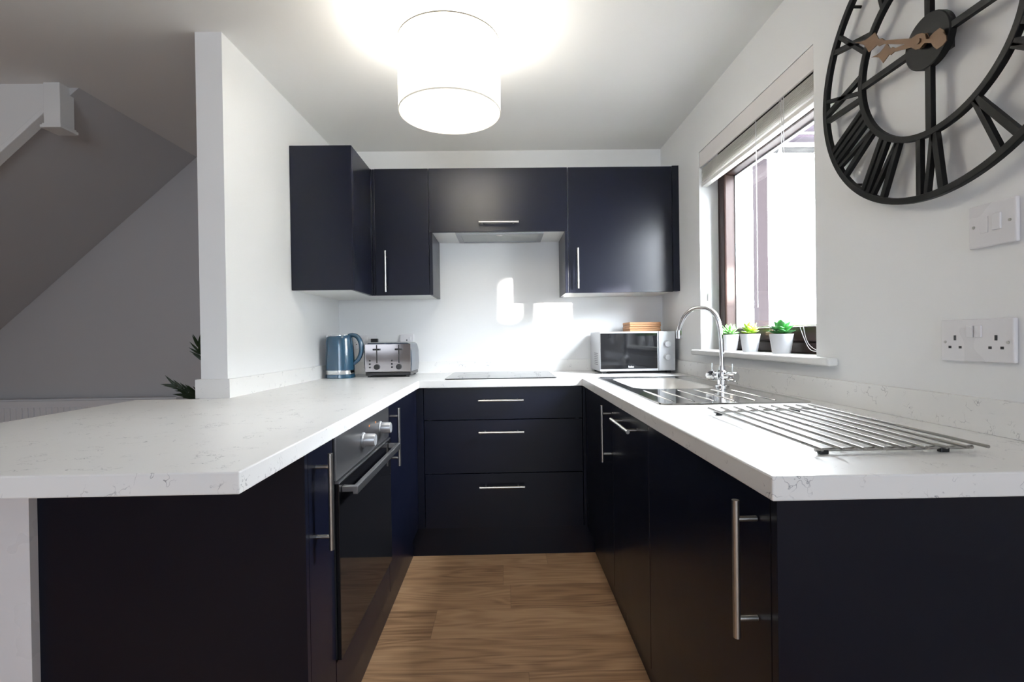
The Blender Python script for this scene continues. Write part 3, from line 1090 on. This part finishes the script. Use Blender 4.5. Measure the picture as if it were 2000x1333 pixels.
for i in range(2):
    cx = TX0 + 0.070 + 0.126 * i
    box('lever_slot', BLACKP, fp, cx - 0.0032, cx + 0.0032, TY0 - 0.002, TY0 - 0.001, ZT0 + 0.052, ZT1 - 0.012)
    box('lever', BLACKP, fp, cx - 0.020, cx + 0.020, TY0 - 0.016, TY0 - 0.002, ZT1 - 0.043, ZT1 - 0.033, 0.002)
    m = MB()
    m.lathe([(0, 0), (0.0165, 0), (0.0155, 0.012), (0, 0.012)], (cx, TY0 - 0.001, ZT0 + 0.030), 28, (0, -1, 0))
    m.build('knob', BLACKP, fp, smooth=True)
    for j in range(3):
        m = MB()
        m.tube([(cx - 0.044, TY0 - 0.003, ZT0 + 0.028 + j * 0.019), (cx - 0.036, TY0 - 0.003, ZT0 + 0.028 + j * 0.019)], 0.0045, 10)
        m.build('button', BLACKP, fp, smooth=True)

# ------------------------------------------------------------------ microwave
MX0, MX1, MY0, MY1 = 0.549, 0.985, 2.830, 3.130
MZ0, MZ1 = HW + 0.014, HW + 0.243
mw = thing('microwave', 'silver microwave oven with black glass door by the back corner', 'microwave', (0.772, 2.98, HW))
box('body', SILVER, mw, MX0, MX1, MY0 + 0.012, MY1, MZ0, MZ1, 0.003)
m = MB()
DX1 = MX1 - 0.098
m.box(MX0 + 0.001, DX1, MY0, MY0 + 0.011, MZ0 + 0.001, MZ1 - 0.001)
md = m.build('door', SILVER, mw, bevel=0.002)
box('door_glass', BGLASS, md, MX0 + 0.004, DX1 - 0.006, MY0 - 0.002, MY0, MZ0 + 0.014, MZ1 - 0.010, 0.001)
m = MB()
m.box(DX1 + 0.002, MX1 - 0.001, MY0, MY0 + 0.011, MZ0 + 0.001, MZ1 - 0.001)
mc = m.build('control_panel', SILVER, mw, bevel=0.002)
for zz in (MZ1 - 0.075, MZ1 - 0.150):
    m = MB()
    m.lathe([(0, 0), (0.021, 0), (0.021, 0.003), (0.018, 0.005), (0.0175, 0.022), (0.016, 0.024), (0, 0.024)], (MX1 - 0.050, MY0, zz), 32, (0, -1, 0))
    m.build('knob', SILVER, mc, smooth=True)
for (x, y) in ((MX0 + 0.03, MY0 + 0.04), (MX1 - 0.03, MY0 + 0.04), (MX0 + 0.03, MY1 - 0.03), (MX1 - 0.03, MY1 - 0.03)):
    box('foot', BLACKP, mw, x - 0.012, x + 0.012, y - 0.012, y + 0.012, HW + 0.0003, MZ0)
m = MB()
for i in range(7):
    m.box(MX0 - 0.0006, MX0 + 0.0002, MY0 + 0.06, MY0 + 0.17, MZ0 + 0.035 + i * 0.011, MZ0 + 0.039 + i * 0.011)
m.build('side_vents', GREYP, mw)
fc = bpy.data.curves.new('brand_lettering', 'FONT')
fc.body = 'beko'
fc.size = 0.016
fc.extrude = 0.0002
fc.align_x = 'CENTER'
fc.offset = 0.0003
fo = bpy.data.objects.new('brand_lettering', fc)
COL.objects.link(fo)
fc.materials.append(LOGO)
bpy.context.view_layer.update()
me = bpy.data.meshes.new_from_object(fo)
bpy.data.objects.remove(fo)
me.transform(Matrix.Translation((0.728, MY0 - 0.0024, MZ0 + 0.021)) @ Matrix.Rotation(PI / 2, 4, 'X'))
fo = bpy.data.objects.new('brand_lettering', me)
COL.objects.link(fo)
adopt(fo, md)

# wooden boards on top of the microwave
BX0, BX1 = 0.742, 0.926
hts = ['bottom wooden board of the stack resting on the microwave', 'second wooden board up in the stack on the microwave',
       'third wooden board up in the stack on the microwave', 'topmost wooden board of the stack on the microwave']
for i in range(4):
    m = MB()
    dx = (0.001, -0.001, 0.0015, 0.0)[i]
    z = MZ1 + 0.0005 + i * 0.0138
    m.box(BX0 + dx, BX1 + dx, 2.905, 3.075, z, z + 0.0128)
    tag(m.build('wooden_board', COAST, None, bevel=0.002), hts[i], 'board', 'wooden boards stacked on the microwave')


# ------------------------------------------------------------------ sockets and switches
def plate(name, label, cat, origin, U, Nn, w, h, kind_):
    """origin: centre of the back of the plate, U: unit vector to the viewer's right, Nn: out of the wall"""
    U = Vector(U); Nn = Vector(Nn); Z = Vector((0, 0, 1)); O = Vector(origin)
    c = thing(name, label, cat, origin)

    def P(m, u0, u1, z0, z1, n0, n1):
        m.obox(O + U * (u0 + u1) / 2 + Z * (z0 + z1) / 2 + Nn * (n0 + n1) / 2, U, Nn, Z, (u1 - u0) / 2, (n1 - n0) / 2, (z1 - z0) / 2)
        return m
    P(MB(), -w / 2, w / 2, -h / 2, h / 2, 0.0005, 0.010).build('faceplate', PLASTIC, c, bevel=0.003, bseg=3)
    for s in (-1, 1):
        if kind_ != 'single':
            m = MB()
            m.lathe([(0, 0), (0.0032, 0), (0.0030, 0.0012), (0, 0.0012)], O + U * s * (w / 2 - 0.012) + Nn * 0.010 - Z * (0.004 if kind_ == 'double' else 0), 14, Nn)
            m.build('screw', STEEL, c, smooth=True)

    def pins(cu):
        m = MB()
        P(m, cu - 0.003, cu + 0.003, 0.000, 0.011, 0.0095, 0.0103)
        P(m, cu - 0.016, cu - 0.009, -0.018, -0.0125, 0.0095, 0.0103)
        P(m, cu + 0.009, cu + 0.016, -0.018, -0.0125, 0.0095, 0.0103)
        m.build('pin_holes', BLACKP, c)

    def rocker(u0, u1, z0, z1):
        m = MB()
        P(m, u0, u1, z0, z1, 0.0095, 0.0135)
        m.build('rocker_switch', PLASTIC, c, bevel=0.0015)
    if kind_ == 'double':
        pins(-w * 0.28); pins(w * 0.28)
        rocker(-0.017, -0.002, 0.006, 0.032); rocker(0.002, 0.017, 0.006, 0.032)
    elif kind_ == 'switch':
        rocker(0.004, 0.022, -0.014, 0.020)
        m = MB()
        P(m, -0.024, -0.006, -0.016, 0.018, 0.0095, 0.0112)
        m.build('fuse_cover', PLASTIC, c, bevel=0.001)
    elif kind_ == 'single':
        pins(0.0)
        rocker(0.014, 0.026, 0.004, 0.028)
    return c


plate('fused_switch', 'white fused switch on the right wall below the clock', 'switch', (XR, 1.008, 1.363), (0, -1, 0), (-1, 0, 0), 0.100, 0.090, 'switch')
plate('double_socket', 'white double socket on the right wall near the worktop', 'socket', (XR, 1.046, 1.122), (0, -1, 0), (-1, 0, 0), 0.165, 0.092, 'double')
sc1 = plate('double_socket', 'white double socket on the back wall between kettle and toaster', 'socket', (-0.880, DW, 1.130), (1, 0, 0), (0, -1, 0), 0.148, 0.088, 'double')
plate('single_socket', 'white single socket on the back wall above the toaster', 'socket', (-0.616, DW, 1.131), (1, 0, 0), (0, -1, 0), 0.087, 0.087, 'single')
plate('double_socket', 'white double socket on the left wall behind the kettle', 'socket', (XL(3.0), 3.000, 1.130), (0, 1, 0), (1, 0, 0), 0.148, 0.088, 'double')
m = MB()
m.box(-0.835, -0.795, DW - 0.044, DW - 0.014, 1.098, 1.150)
m.tube([(-0.815, DW - 0.029, 1.10), (-0.815, DW - 0.035, 1.06), (-0.80, DW - 0.04, 1.02)], 0.0035, 8)
tag(m.build('plug', BLACKP, None, bevel=0.004), 'black plug in the back wall socket behind the toaster', 'plug')
m = MB()
m.box(XL(2.96) + 0.0145, XL(2.96) + 0.042, 2.945, 2.985, 1.095, 1.145)
tag(m.build('plug', GREYP, None, bevel=0.004), 'grey plug in the left wall socket behind the kettle', 'plug')

# ------------------------------------------------------------------ potted succulents on the sill
def leaf(m, base, d, up, L, w, thick, curl=0.25, tip=0.0, n=8):
    """fleshy leaf from base along unit vector d, curving to up"""
    base = Vector(base); d = Vector(d).normalized(); up = Vector(up)
    side = d.cross(up).normalized()
    rings = []
    for i in range(n + 1):
        t = i / n
        c = base + d * L * t + up * curl * L * t * t
        ww = w * (math.sin(PI * min(1, 0.12 + 0.88 * t) ** (1.15 if tip == 0 else 0.75))) + 0.0005
        if tip: ww = w * math.sin(PI * (0.1 + 0.9 * t ** 0.85)) * (1 - 0.35 * t) + 0.0004
        th = thick * max(0.15, math.sin(PI * (0.12 + 0.85 * t)))
        ring = []
        for k in range(8):
            a = 2 * PI * k / 8
            cup = 0.35 * ww * math.cos(a) ** 2
            ring.append(m.bm.verts.new(c + side * ww * math.cos(a) + up.normalized() * (th * math.sin(a) + cup)))
        rings.append(ring)
    for i in range(n):
        for k in range(8):
            k2 = (k + 1) % 8
            m.bm.faces.new((rings[i][k], rings[i][k2], rings[i + 1][k2], rings[i + 1][k]))
    m.bm.faces.new(rings[0][::-1]); m.bm.faces.new(rings[-1])


def succulent(name, label, x, y, rt, rb, h, lm, kind_, seed):
    random.seed(seed)
    z = WZ0 + 0.0009
    c = thing(name, label, 'plant', (x, y, z), 'small potted plants on the window sill')
    m = MB()
    m.lathe([(0, 0), (rb, 0), (rb + (rt - rb) * 0.5, h * 0.5), (rt, h), (rt - 0.003, h), (rt - 0.005, h - 0.008), (0, h - 0.008)], (x, y, z), 36)
    m.build('pot', POT, c, smooth=True)
    m = MB()
    m.lathe([(rt - 0.0055, h - 0.0075), (rt * 0.5, h - 0.003), (0, h - 0.001)], (x, y, z), 24)
    m.build('soil', SOIL, c, smooth=True)
    if kind_ == 'pointed':
        layers = [(9, 0.10, 0.036, 0.0085), (8, 0.40, 0.040, 0.0090), (7, 0.75, 0.040, 0.0085), (5, 1.1, 0.034, 0.007), (3, 1.4, 0.026, 0.006)]
    elif kind_ == 'round':
        layers = [(8, 0.05, 0.036, 0.013), (7, 0.45, 0.040, 0.0145), (6, 0.85, 0.042, 0.0145), (4, 1.2, 0.036, 0.012), (2, 1.45, 0.028, 0.009)]
    else:
        layers = [(9, 0.05, 0.044, 0.014), (7, 0.42, 0.046, 0.016), (6, 0.8, 0.050, 0.017), (4, 1.12, 0.046, 0.016), (3, 1.4, 0.034, 0.011)]
    m = MB()
    for li, (nn, el, L, w) in enumerate(layers):
        for k in range(nn):
            a = 2 * PI * (k + 0.5 * (li % 2)) / nn + random.uniform(-0.2, 0.2)
            e = el + random.uniform(-0.1, 0.1)
            d = Vector((math.cos(a) * math.cos(e), math.sin(a) * math.cos(e), math.sin(e)))
            up = Vector((-math.cos(a) * math.sin(e), -math.sin(a) * math.sin(e), math.cos(e)))
            leaf(m, (x + math.cos(a) * 0.005, y + math.sin(a) * 0.005, z + h + 0.002 + li * 0.004), d, up, L * random.uniform(0.85, 1.1), w, 0.0028,
                 curl=0.22, tip=1 if kind_ == 'pointed' else 0)
    m.build('leaves', lm, c, smooth='all')


succulent('potted_succulent', 'pale green pointed succulent in white pot behind the tap', 1.055, 2.295, 0.040, 0.031, 0.074, LEAFA, 'pointed', 3)
succulent('potted_succulent', 'lime green round leaved succulent in the middle white pot', 1.055, 2.105, 0.041, 0.030, 0.076, LEAFB, 'round', 5)
succulent('potted_succulent', 'deep green large leaved succulent in white pot nearest the clock', 1.055, 1.865, 0.042, 0.032, 0.074, LEAFC, 'big', 9)

# ------------------------------------------------------------------ blind
bl = thing('venetian_blind', 'cream venetian blind raised at the top of the window', 'blind', (1.06, 2.07, 2.08))
box('pelmet', VAL, bl, 1.021, 1.029, WY0 + 0.002, WY1 - 0.002, 2.003, 2.083, 0.0015)
box('head_rail', SLAT, bl, 1.033, 1.062, WY0 + 0.006, WY1 - 0.006, 2.040, 2.082)
nz = 12
for i in range(nz):
    z = 1.996 - i * 0.0062
    m = MB()
    x0, x1 = 1.030, 1.058
    pz = [(x0, 0), (x0 + 0.007, 0.0018), (x0 + 0.014, 0.0024), (x0 + 0.021, 0.0018), (x1, 0)]
    pz = pz + [(a, b + 0.0014) for a, b in pz[::-1]]
    m.prism(pz, WY1 - WY0 - 0.012, lambda a, b, d: (a, WY0 + 0.006 + d, z + b))
    m.build('slat', SLAT, bl)
box('bottom_rail', SLAT, bl, 1.029, 1.059, WY0 + 0.006, WY1 - 0.006, 1.904, 1.920, 0.002)
for yy in (WY0 + 0.20, WY1 - 0.16):
    m = MB()
    for dy in (-0.014, 0.0, 0.014):
        m.tube([(1.0278, yy + dy, 2.003), (1.0278, yy + dy, 1.908)], 0.0008, 6)
    m.build('ladder_cord', SLAT, bl)
m = MB()
ca = [Vector((1.026, 1.80, 2.0)), Vector((1.026, 1.795, 1.7)), Vector((1.026, 1.765, 1.45)), Vector((1.026, 1.72, 1.22)), Vector((1.028, 1.66, 1.10)), Vector((1.03, 1.612, 1.082))]
cb_ = [Vector((1.026, 1.785, 2.0)), Vector((1.026, 1.782, 1.7)), Vector((1.026, 1.745, 1.45)), Vector((1.026, 1.70, 1.25)), Vector((1.028, 1.665, 1.12)), Vector((1.03, 1.612, 1.085))]
m.tube(spline(ca), 0.0011, 6)
m.tube(spline(cb_), 0.0011, 6)
m.build('pull_cord', PLASTIC, bl, smooth=True)
m = MB()
m.tube([(1.028, 1.985, 2.0), (1.028, 1.985, 1.25)], 0.0016, 8)
m.build('tilt_wand', PLASTIC, bl, smooth=True)
m = MB()
m.tube([(1.060, 2.536, 1.36), (1.060, 2.536, 1.32)], [0.003, 0.006], 10)
m.build('cord_weight', PLASTIC, bl, smooth=True)

# ------------------------------------------------------------------ wall clock
CY, CZ, RO, RI = 1.126, 1.810, 0.362, 0.217
ck = thing('wall_clock', 'large black iron skeleton clock with roman numerals and copper hands', 'clock', (XR, CY, CZ))
X0c, X1c = 0.982, 0.996
SYc = 1.03
MB().ring((CY, CZ), RO, RO - 0.016, X0c, X1c, 128, SYc).build('outer_ring', IRON, ck, bevel=0.0015)
MB().ring((CY, CZ), RI, RI - 0.015, X0c, X1c, 96, SYc).build('inner_ring', IRON, ck, bevel=0.0015)


def cp_(th, r, xx):
    """th clockwise from twelve as seen from the room (viewer's right is -y)"""
    return Vector((xx, CY - r * SYc * math.sin(th), CZ + r * math.cos(th)))


def strut(m, a, b, w, x0=X0c + 0.001, x1=X1c - 0.001):
    a = Vector(a); b = Vector(b)
    t = (b - a); L = t.length; t.normalize()
    s = Vector((1, 0, 0)).cross(t)
    m.obox(((a + b) / 2).to_tuple()[:0] or ((x0 + x1) / 2, (a.y + b.y) / 2, (a.z + b.z) / 2), t, s, (1, 0, 0), L / 2, w / 2, (x1 - x0) / 2)


for k in range(4):
    th = k * PI / 2
    m = MB()
    strut(m, cp_(th, 0.055, X0c), cp_(th, RI - 0.008, X0c), 0.015)
    m.build('spoke', IRON, ck)
m = MB()
m.lathe([(0, -0.002), (0.061, -0.002), (0.061, 0.012), (0.059, 0.014), (0, 0.014)], (X1c - 0.002, CY, CZ), 48, (-1, 0, 0))
hub = m.build('hub', IRON, ck, smooth=True)
m = MB()
m.box(X1c + 0.001, XR - 0.0005, CY - 0.03, CY + 0.03, CZ - 0.03, CZ + 0.03)
m.build('movement', BLACKP, ck)
for k in range(4):
    m = MB()
    p = cp_(PI / 4 + k * PI / 2, RO - 0.008, 0)
    m.tube([(X1c - 0.002, p.y, p.z), (XR - 0.0005, p.y, p.z)], 0.004, 8)
    m.build('wall_spacer', IRON, ck)
NUM = ['XII', 'I', 'II', 'III', 'IV', 'V', 'VI', 'VII', 'VIII', 'IX', 'X', 'XI']
RA, RB = RI - 0.006, RO - 0.010
for hnum in range(12):
    s_ = NUM[hnum]
    th = hnum * PI / 6
    ws = {'I': 0.0205, 'V': 0.056, 'X': 0.058}
    tot = sum(ws[c_] for c_ in s_)
    cur = -tot / 2
    m = MB()

    def q(ut, r):
        # tangential offset ut (clockwise positive), at radius r
        c0 = cp_(th, r, (X0c + X1c) / 2)
        tdir = Vector((0, -math.cos(th) * SYc, -math.sin(th)))
        return c0 + tdir * ut
    for ch in s_:
        w = ws[ch]; mid = cur + w / 2
        if ch == 'I':
            strut(m, q(mid, RA), q(mid, RB), 0.013)
        elif ch == 'V':
            strut(m, q(mid - w * 0.36, RB), q(mid - 0.002, RA), 0.014)
            strut(m, q(mid + w * 0.36, RB), q(mid + 0.002, RA), 0.010)
        else:
            strut(m, q(mid - w * 0.36, RB), q(mid + w * 0.36, RA), 0.014)
            strut(m, q(mid + w * 0.36, RB), q(mid - w * 0.36, RA), 0.010)
        cur += w
    m.build('numeral', IRON, ck)


def hand(name, th, L, tail, w, xx):
    """ornate spade hand"""
    prof = [(-tail, 0.0), (-tail + 0.006, 0.35), (-tail + 0.018, 0.62), (-tail + 0.032, 0.40), (-tail + 0.042, 0.14), (-0.018, 0.16), (-0.010, 0.55),
            (0.0, 0.62), (0.014, 0.55), (0.030, 0.24), (0.50 * L, 0.16), (0.56 * L, 0.34), (0.60 * L, 0.24), (0.66 * L, 0.62), (0.70 * L, 0.85),
            (0.75 * L, 0.55), (0.82 * L, 0.22), (0.90 * L, 0.08), (L, 0.02)]
    pts2 = [(a, b * w) for a, b in prof] + [(a, -b * w) for a, b in prof[::-1][1:-1]]
    rd = Vector((0, -math.sin(th), math.cos(th)))
    td = Vector((0, -math.cos(th), -math.sin(th)))
    m = MB()
    m.prism(pts2, 0.002, lambda a, b, d: tuple(Vector((xx - d, CY, CZ)) + rd * a + td * b))
    return m.build(name, BRONZE, ck)


hand('hour_hand', math.radians(9.6 * 30), 0.165, 0.062, 0.026, 0.972)
hand('minute_hand', math.radians(300), 0.240, 0.080, 0.026, 0.966)
m = MB()
m.lathe([(0, 0), (0.006, 0), (0.006, 0.022), (0, 0.022)], (X1c - 0.014, CY, CZ), 16, (-1, 0, 0))
m.build('hand_pin', BRONZE, ck, smooth=True)

# ------------------------------------------------------------------ pendant light
PX, PY, PZ0, PZ1, PR = -0.190, 1.872, 1.990, 2.252, 0.190
pl = thing('pendant_light', 'white drum pendant lamp glowing over the kitchen floor', 'lamp', (PX, PY, H))
m = MB()
m.lathe([(PR, 0), (PR, PZ1 - PZ0), (PR - 0.0015, PZ1 - PZ0), (PR - 0.0015, 0)], (PX, PY, PZ0), 96, close=True)
m.build('lamp_shade', SHADE, pl, smooth=True)
m = MB()
m.lathe([(0, 0), (PR - 0.004, 0), (PR - 0.004, 0.002), (0, 0.002)], (PX, PY, PZ0 + 0.004), 64)
m.build('diffuser', SHADE, pl, smooth=True)
for (zz, tm) in ((PZ0 - 0.0005, TRIMF), (PZ1 - 0.0045, TRIMT)):
    m = MB()
    m.lathe([(PR + 0.0012, 0), (PR + 0.0012, 0.005), (PR - 0.0025, 0.005), (PR - 0.0025, 0)], (PX, PY, zz), 96, close=True)
    m.build('shade_rim', tm, pl, smooth=True)
m = MB()
for k in range(3):
    a = k * 2 * PI / 3 + 0.5
    m.tube([(PX, PY, PZ1 - 0.035), (PX + (PR - 0.002) * math.cos(a), PY + (PR - 0.002) * math.sin(a), PZ1 - 0.003)], 0.0015, 6)
m.build('shade_carrier', GLOSSW, pl)
m = MB()
m.lathe([(0, 0), (0.018, 0), (0.018, 0.05), (0.010, 0.056), (0.003, 0.058), (0.003, 0.097), (0, 0.097)], (PX, PY, PZ1 - 0.055), 20)
m.build('lamp_holder', GLOSSW, pl, smooth=True)
m = MB()
m.lathe([(0, 0), (0.032, 0.003), (0.038, 0.010), (0.040, 0.0195), (0, 0.0195)], (PX, PY, H - 0.02), 28)
m.build('ceiling_rose', GLOSSW, pl, smooth=True)
bulb = bpy.data.lights.new('bulb_light', 'POINT')
bulb.energy = 21.0
bulb.color = (1.0, 0.975, 0.945)
bulb.shadow_soft_size = 0.08
bo = bpy.data.objects.new('bulb_light', bulb)
COL.objects.link(bo)
bo.location = (PX, PY, 2.185)

# ------------------------------------------------------------------ staircase side in the living room
st = thing('staircase', 'white underside and edge of stairs rising across the living room', 'staircase', (-3.0, 2.7, 0), kind='structure')
sl = 0.864
zc_ = lambda x: H - sl * (-1.962 - x)
m = MB()                                                # sloped soffit
m.prism([(-1.962, H - 0.0005), (-4.55, zc_(-4.55)), (-4.55, zc_(-4.55) + 0.10), (-2.078, H - 0.0005)], LB - 2.345 - 0.001,
        lambda a, b, d: (a, 2.345 + d, b))
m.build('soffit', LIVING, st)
m = MB()                                                # closed stringer above the trim
y0_ = 2.306
s2 = lambda x: 2.235 + 0.905 * (x + 2.08)
m.prism([(-2.075, H - 0.0005), (-4.0, H - 0.0005), (-4.0, s2(-4.0)), (-2.075, s2(-2.075))], 0.032, lambda a, b, d: (a, y0_ + d, b))
m.build('stringer', GLOSSW, st)
m = MB()
m.prism([(-2.075, s2(-2.075) - 0.030), (-4.0, s2(-4.0) - 0.030), (-4.0, s2(-4.0)), (-2.075, s2(-2.075))], 0.052, lambda a, b, d: (a, y0_ - 0.008 + d, b))
m.build('stringer_trim', GLOSSW, st, bevel=0.003)
m = MB()
m.box(-2.078, -2.004, 2.292, 2.368, 2.150, H - 0.0005)
m.box(-2.088, -1.994, 2.282, 2.378, 2.128, 2.142)
m.box(-2.083, -1.999, 2.287, 2.373, 2.142, 2.150)
m.build('newel_post', GLOSSW, st, bevel=0.002)

# ------------------------------------------------------------------ radiator
rd_ = thing('radiator', 'white ribbed panel radiator on the living room wall', 'radiator', (-2.75, 3.18, 0.2))
m = MB()
m.box(-3.45, -2.06, 3.120, 3.135, 0.20, 0.792)
for i in range(37):
    x = -3.42 + i * 0.0365
    m.box(x, x + 0.024, 3.113, 3.121, 0.235, 0.752)
m.build('front_panel', RADI, rd_, bevel=0.003)
m = MB()
m.box(-3.45, -2.06, 3.137, 3.205, 0.792, 0.800)
m.box(-3.45, -3.444, 3.137, 3.205, 0.22, 0.792)
m.box(-2.066, -2.06, 3.137, 3.205, 0.22, 0.792)
m.build('top_grille', RADI, rd_)
m = MB()
for x in (-3.2, -2.3):
    m.box(x, x + 0.03, 3.19, LB - 0.0005, 0.3, 0.7)
m.build('wall_bracket', RADI, rd_)
m = MB()
m.tube([(-2.04, 3.165, 0.0), (-2.04, 3.165, 0.24), (-2.062, 3.165, 0.24)], 0.0075, 10)
m.tube([(-3.47, 3.165, 0.0), (-3.47, 3.165, 0.24), (-3.448, 3.165, 0.24)], 0.0075, 10)
m.build('pipe', GLOSSW, rd_, smooth=True)

# ------------------------------------------------------------------ palm behind the pillar
pm = thing('potted_palm', 'dark green leafy plant half hidden behind the pillar', 'plant', (-1.33, 2.32, 0))
m = MB()
m.lathe([(0, 0), (0.10, 0), (0.135, 0.26), (0.125, 0.26), (0.12, 0.24), (0, 0.24)], (-1.33, 2.32, 0.0005), 32)
m.build('pot', GREYP, pm, smooth=True)
m = MB()
m.tube(spline([Vector((-1.33, 2.32, 0.22)), Vector((-1.325, 2.31, 0.5)), Vector((-1.33, 2.30, 0.80)), Vector((-1.335, 2.28, 1.0))]), 0.008, 8)
m.build('stem', PALM, pm, smooth=True)
random.seed(12)


def frond(pts, nl, L, w):
    m = MB()
    sp = spline([Vector(p) for p in pts], 6)
    m.tube(sp, 0.0022, 6)
    for i in range(nl):
        t = 0.30 + 0.70 * i / (nl - 1)
        k = min(len(sp) - 2, int(t * (len(sp) - 1)))
        p = sp[k]; d = (sp[k + 1] - sp[k]).normalized()
        for s in (-1, 1):
            sidev = d.cross(Vector((0, -1, 0.2))).normalized() * s
            dd = (d * 0.85 + sidev * (0.55 * (1.1 - t * 0.6)) + Vector((0, random.uniform(-0.2, 0.2), random.uniform(-0.05, 0.05)))).normalized()
            leaf(m, p, dd, Vector((0, -1, 0.3)).normalized(), L * random.uniform(0.8, 1.1), w, 0.0007, curl=0.1, tip=1, n=6)
    return m.build('frond', PALM, pm, smooth='all')


frond([(-1.335, 2.28, 1.00), (-1.352, 2.26, 1.06), (-1.365, 2.24, 1.10), (-1.362, 2.23, 1.135)], 6, 0.062, 0.0055)
frond([(-1.33, 2.30, 0.84), (-1.36, 2.26, 0.895), (-1.40, 2.22, 0.925), (-1.455, 2.20, 0.957)], 8, 0.055, 0.0060)
frond([(-1.33, 2.30, 0.80), (-1.35, 2.26, 0.865), (-1.375, 2.23, 0.895), (-1.405, 2.20, 0.915)], 7, 0.055, 0.0055)
frond([(-1.335, 2.30, 0.86), (-1.33, 2.42, 0.95), (-1.34, 2.52, 0.98), (-1.35, 2.60, 0.96)], 7, 0.06, 0.0055)
frond([(-1.335, 2.29, 0.96), (-1.31, 2.36, 1.06), (-1.29, 2.42, 1.10), (-1.28, 2.48, 1.09)], 7, 0.06, 0.0055)

# ------------------------------------------------------------------ outside
struct(box('ground_outside', GRASS, None, 1.30, 16.0, -12.0, 14.0, -0.25, -0.12), 'garden ground outside the window', 'ground')
NY = 6.0
nh = thing('neighbouring_house', 'bright white house wall with grey gutter outside the window', 'house', (3.6, NY, 0))
box('house_wall', RENDER_W, nh, 3.235, 9.0, NY, NY + 0.3, -0.12, 3.28)
box('corner_post', POSTM, nh, 3.110, 3.232, NY - 0.02, NY + 0.1, -0.12, 3.28)
m = MB()
m.box(2.2, 2.98, NY + 0.30, NY + 0.5, -0.12, 5.0)
for k in range(34):
    zz = -0.1 + k * 0.15
    if k % 2:
        m.box(2.98, 3.000, NY + 0.30, NY + 0.5, zz, zz + 0.075)
m.build('brick_return', RENDER_W, nh)
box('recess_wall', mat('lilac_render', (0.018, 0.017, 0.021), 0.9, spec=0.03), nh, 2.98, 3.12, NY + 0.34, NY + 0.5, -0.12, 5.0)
m = MB()
m.box(2.95, 9.0, NY - 0.30, NY - 0.285, 3.28, 3.36)
fasc = m.build('fascia', RENDER_W, nh)
m = MB()
m.tube([(3.0, NY - 0.34, 3.26), (9.0, NY - 0.34, 3.26)], 0.035, 12)
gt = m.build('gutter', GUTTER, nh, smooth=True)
for k in range(6):
    m = MB()
    m.box(3.18 + k * 0.42, 3.205 + k * 0.42, NY - 0.385, NY - 0.30, 3.218, 3.30)
    m.build('gutter_bracket', RENDER_W, gt)
m = MB()
for k in range(5):
    m.box(2.95, 9.0, NY - 0.30 - 0.17 * (k + 1) + 0.006, NY - 0.30 - 0.17 * k, 3.36 + 0.05 * k, 3.39 + 0.05 * k)
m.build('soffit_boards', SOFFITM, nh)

# unseen fence added to block low sun; its gaps shape the sun patches
m = MB()
gaps = [(-0.60, -0.49, 1.67, 1.90), (-0.60, -0.42, 1.355, 1.525), (-0.36, 0.02, 1.59, 1.75)]
ycuts = sorted(set([-9.0, 3.2] + [g[0] for g in gaps] + [g[1] for g in gaps]))
for a, b in zip(ycuts[:-1], ycuts[1:]):
    mid = (a + b) / 2
    gg = sorted([(g[2], g[3]) for g in gaps if g[0] < mid < g[1]])
    z = -0.12
    for (g0_, g1_) in gg:
        m.box(3.50, 3.53, a, b, z, g0_)
        z = g1_
    m.box(3.50, 3.53, a, b, z, 2.75)
struct(m.build('added_sun_fence', FENCE), 'tall pale fence added out of view, its gaps shaping the sun patches', 'fence')
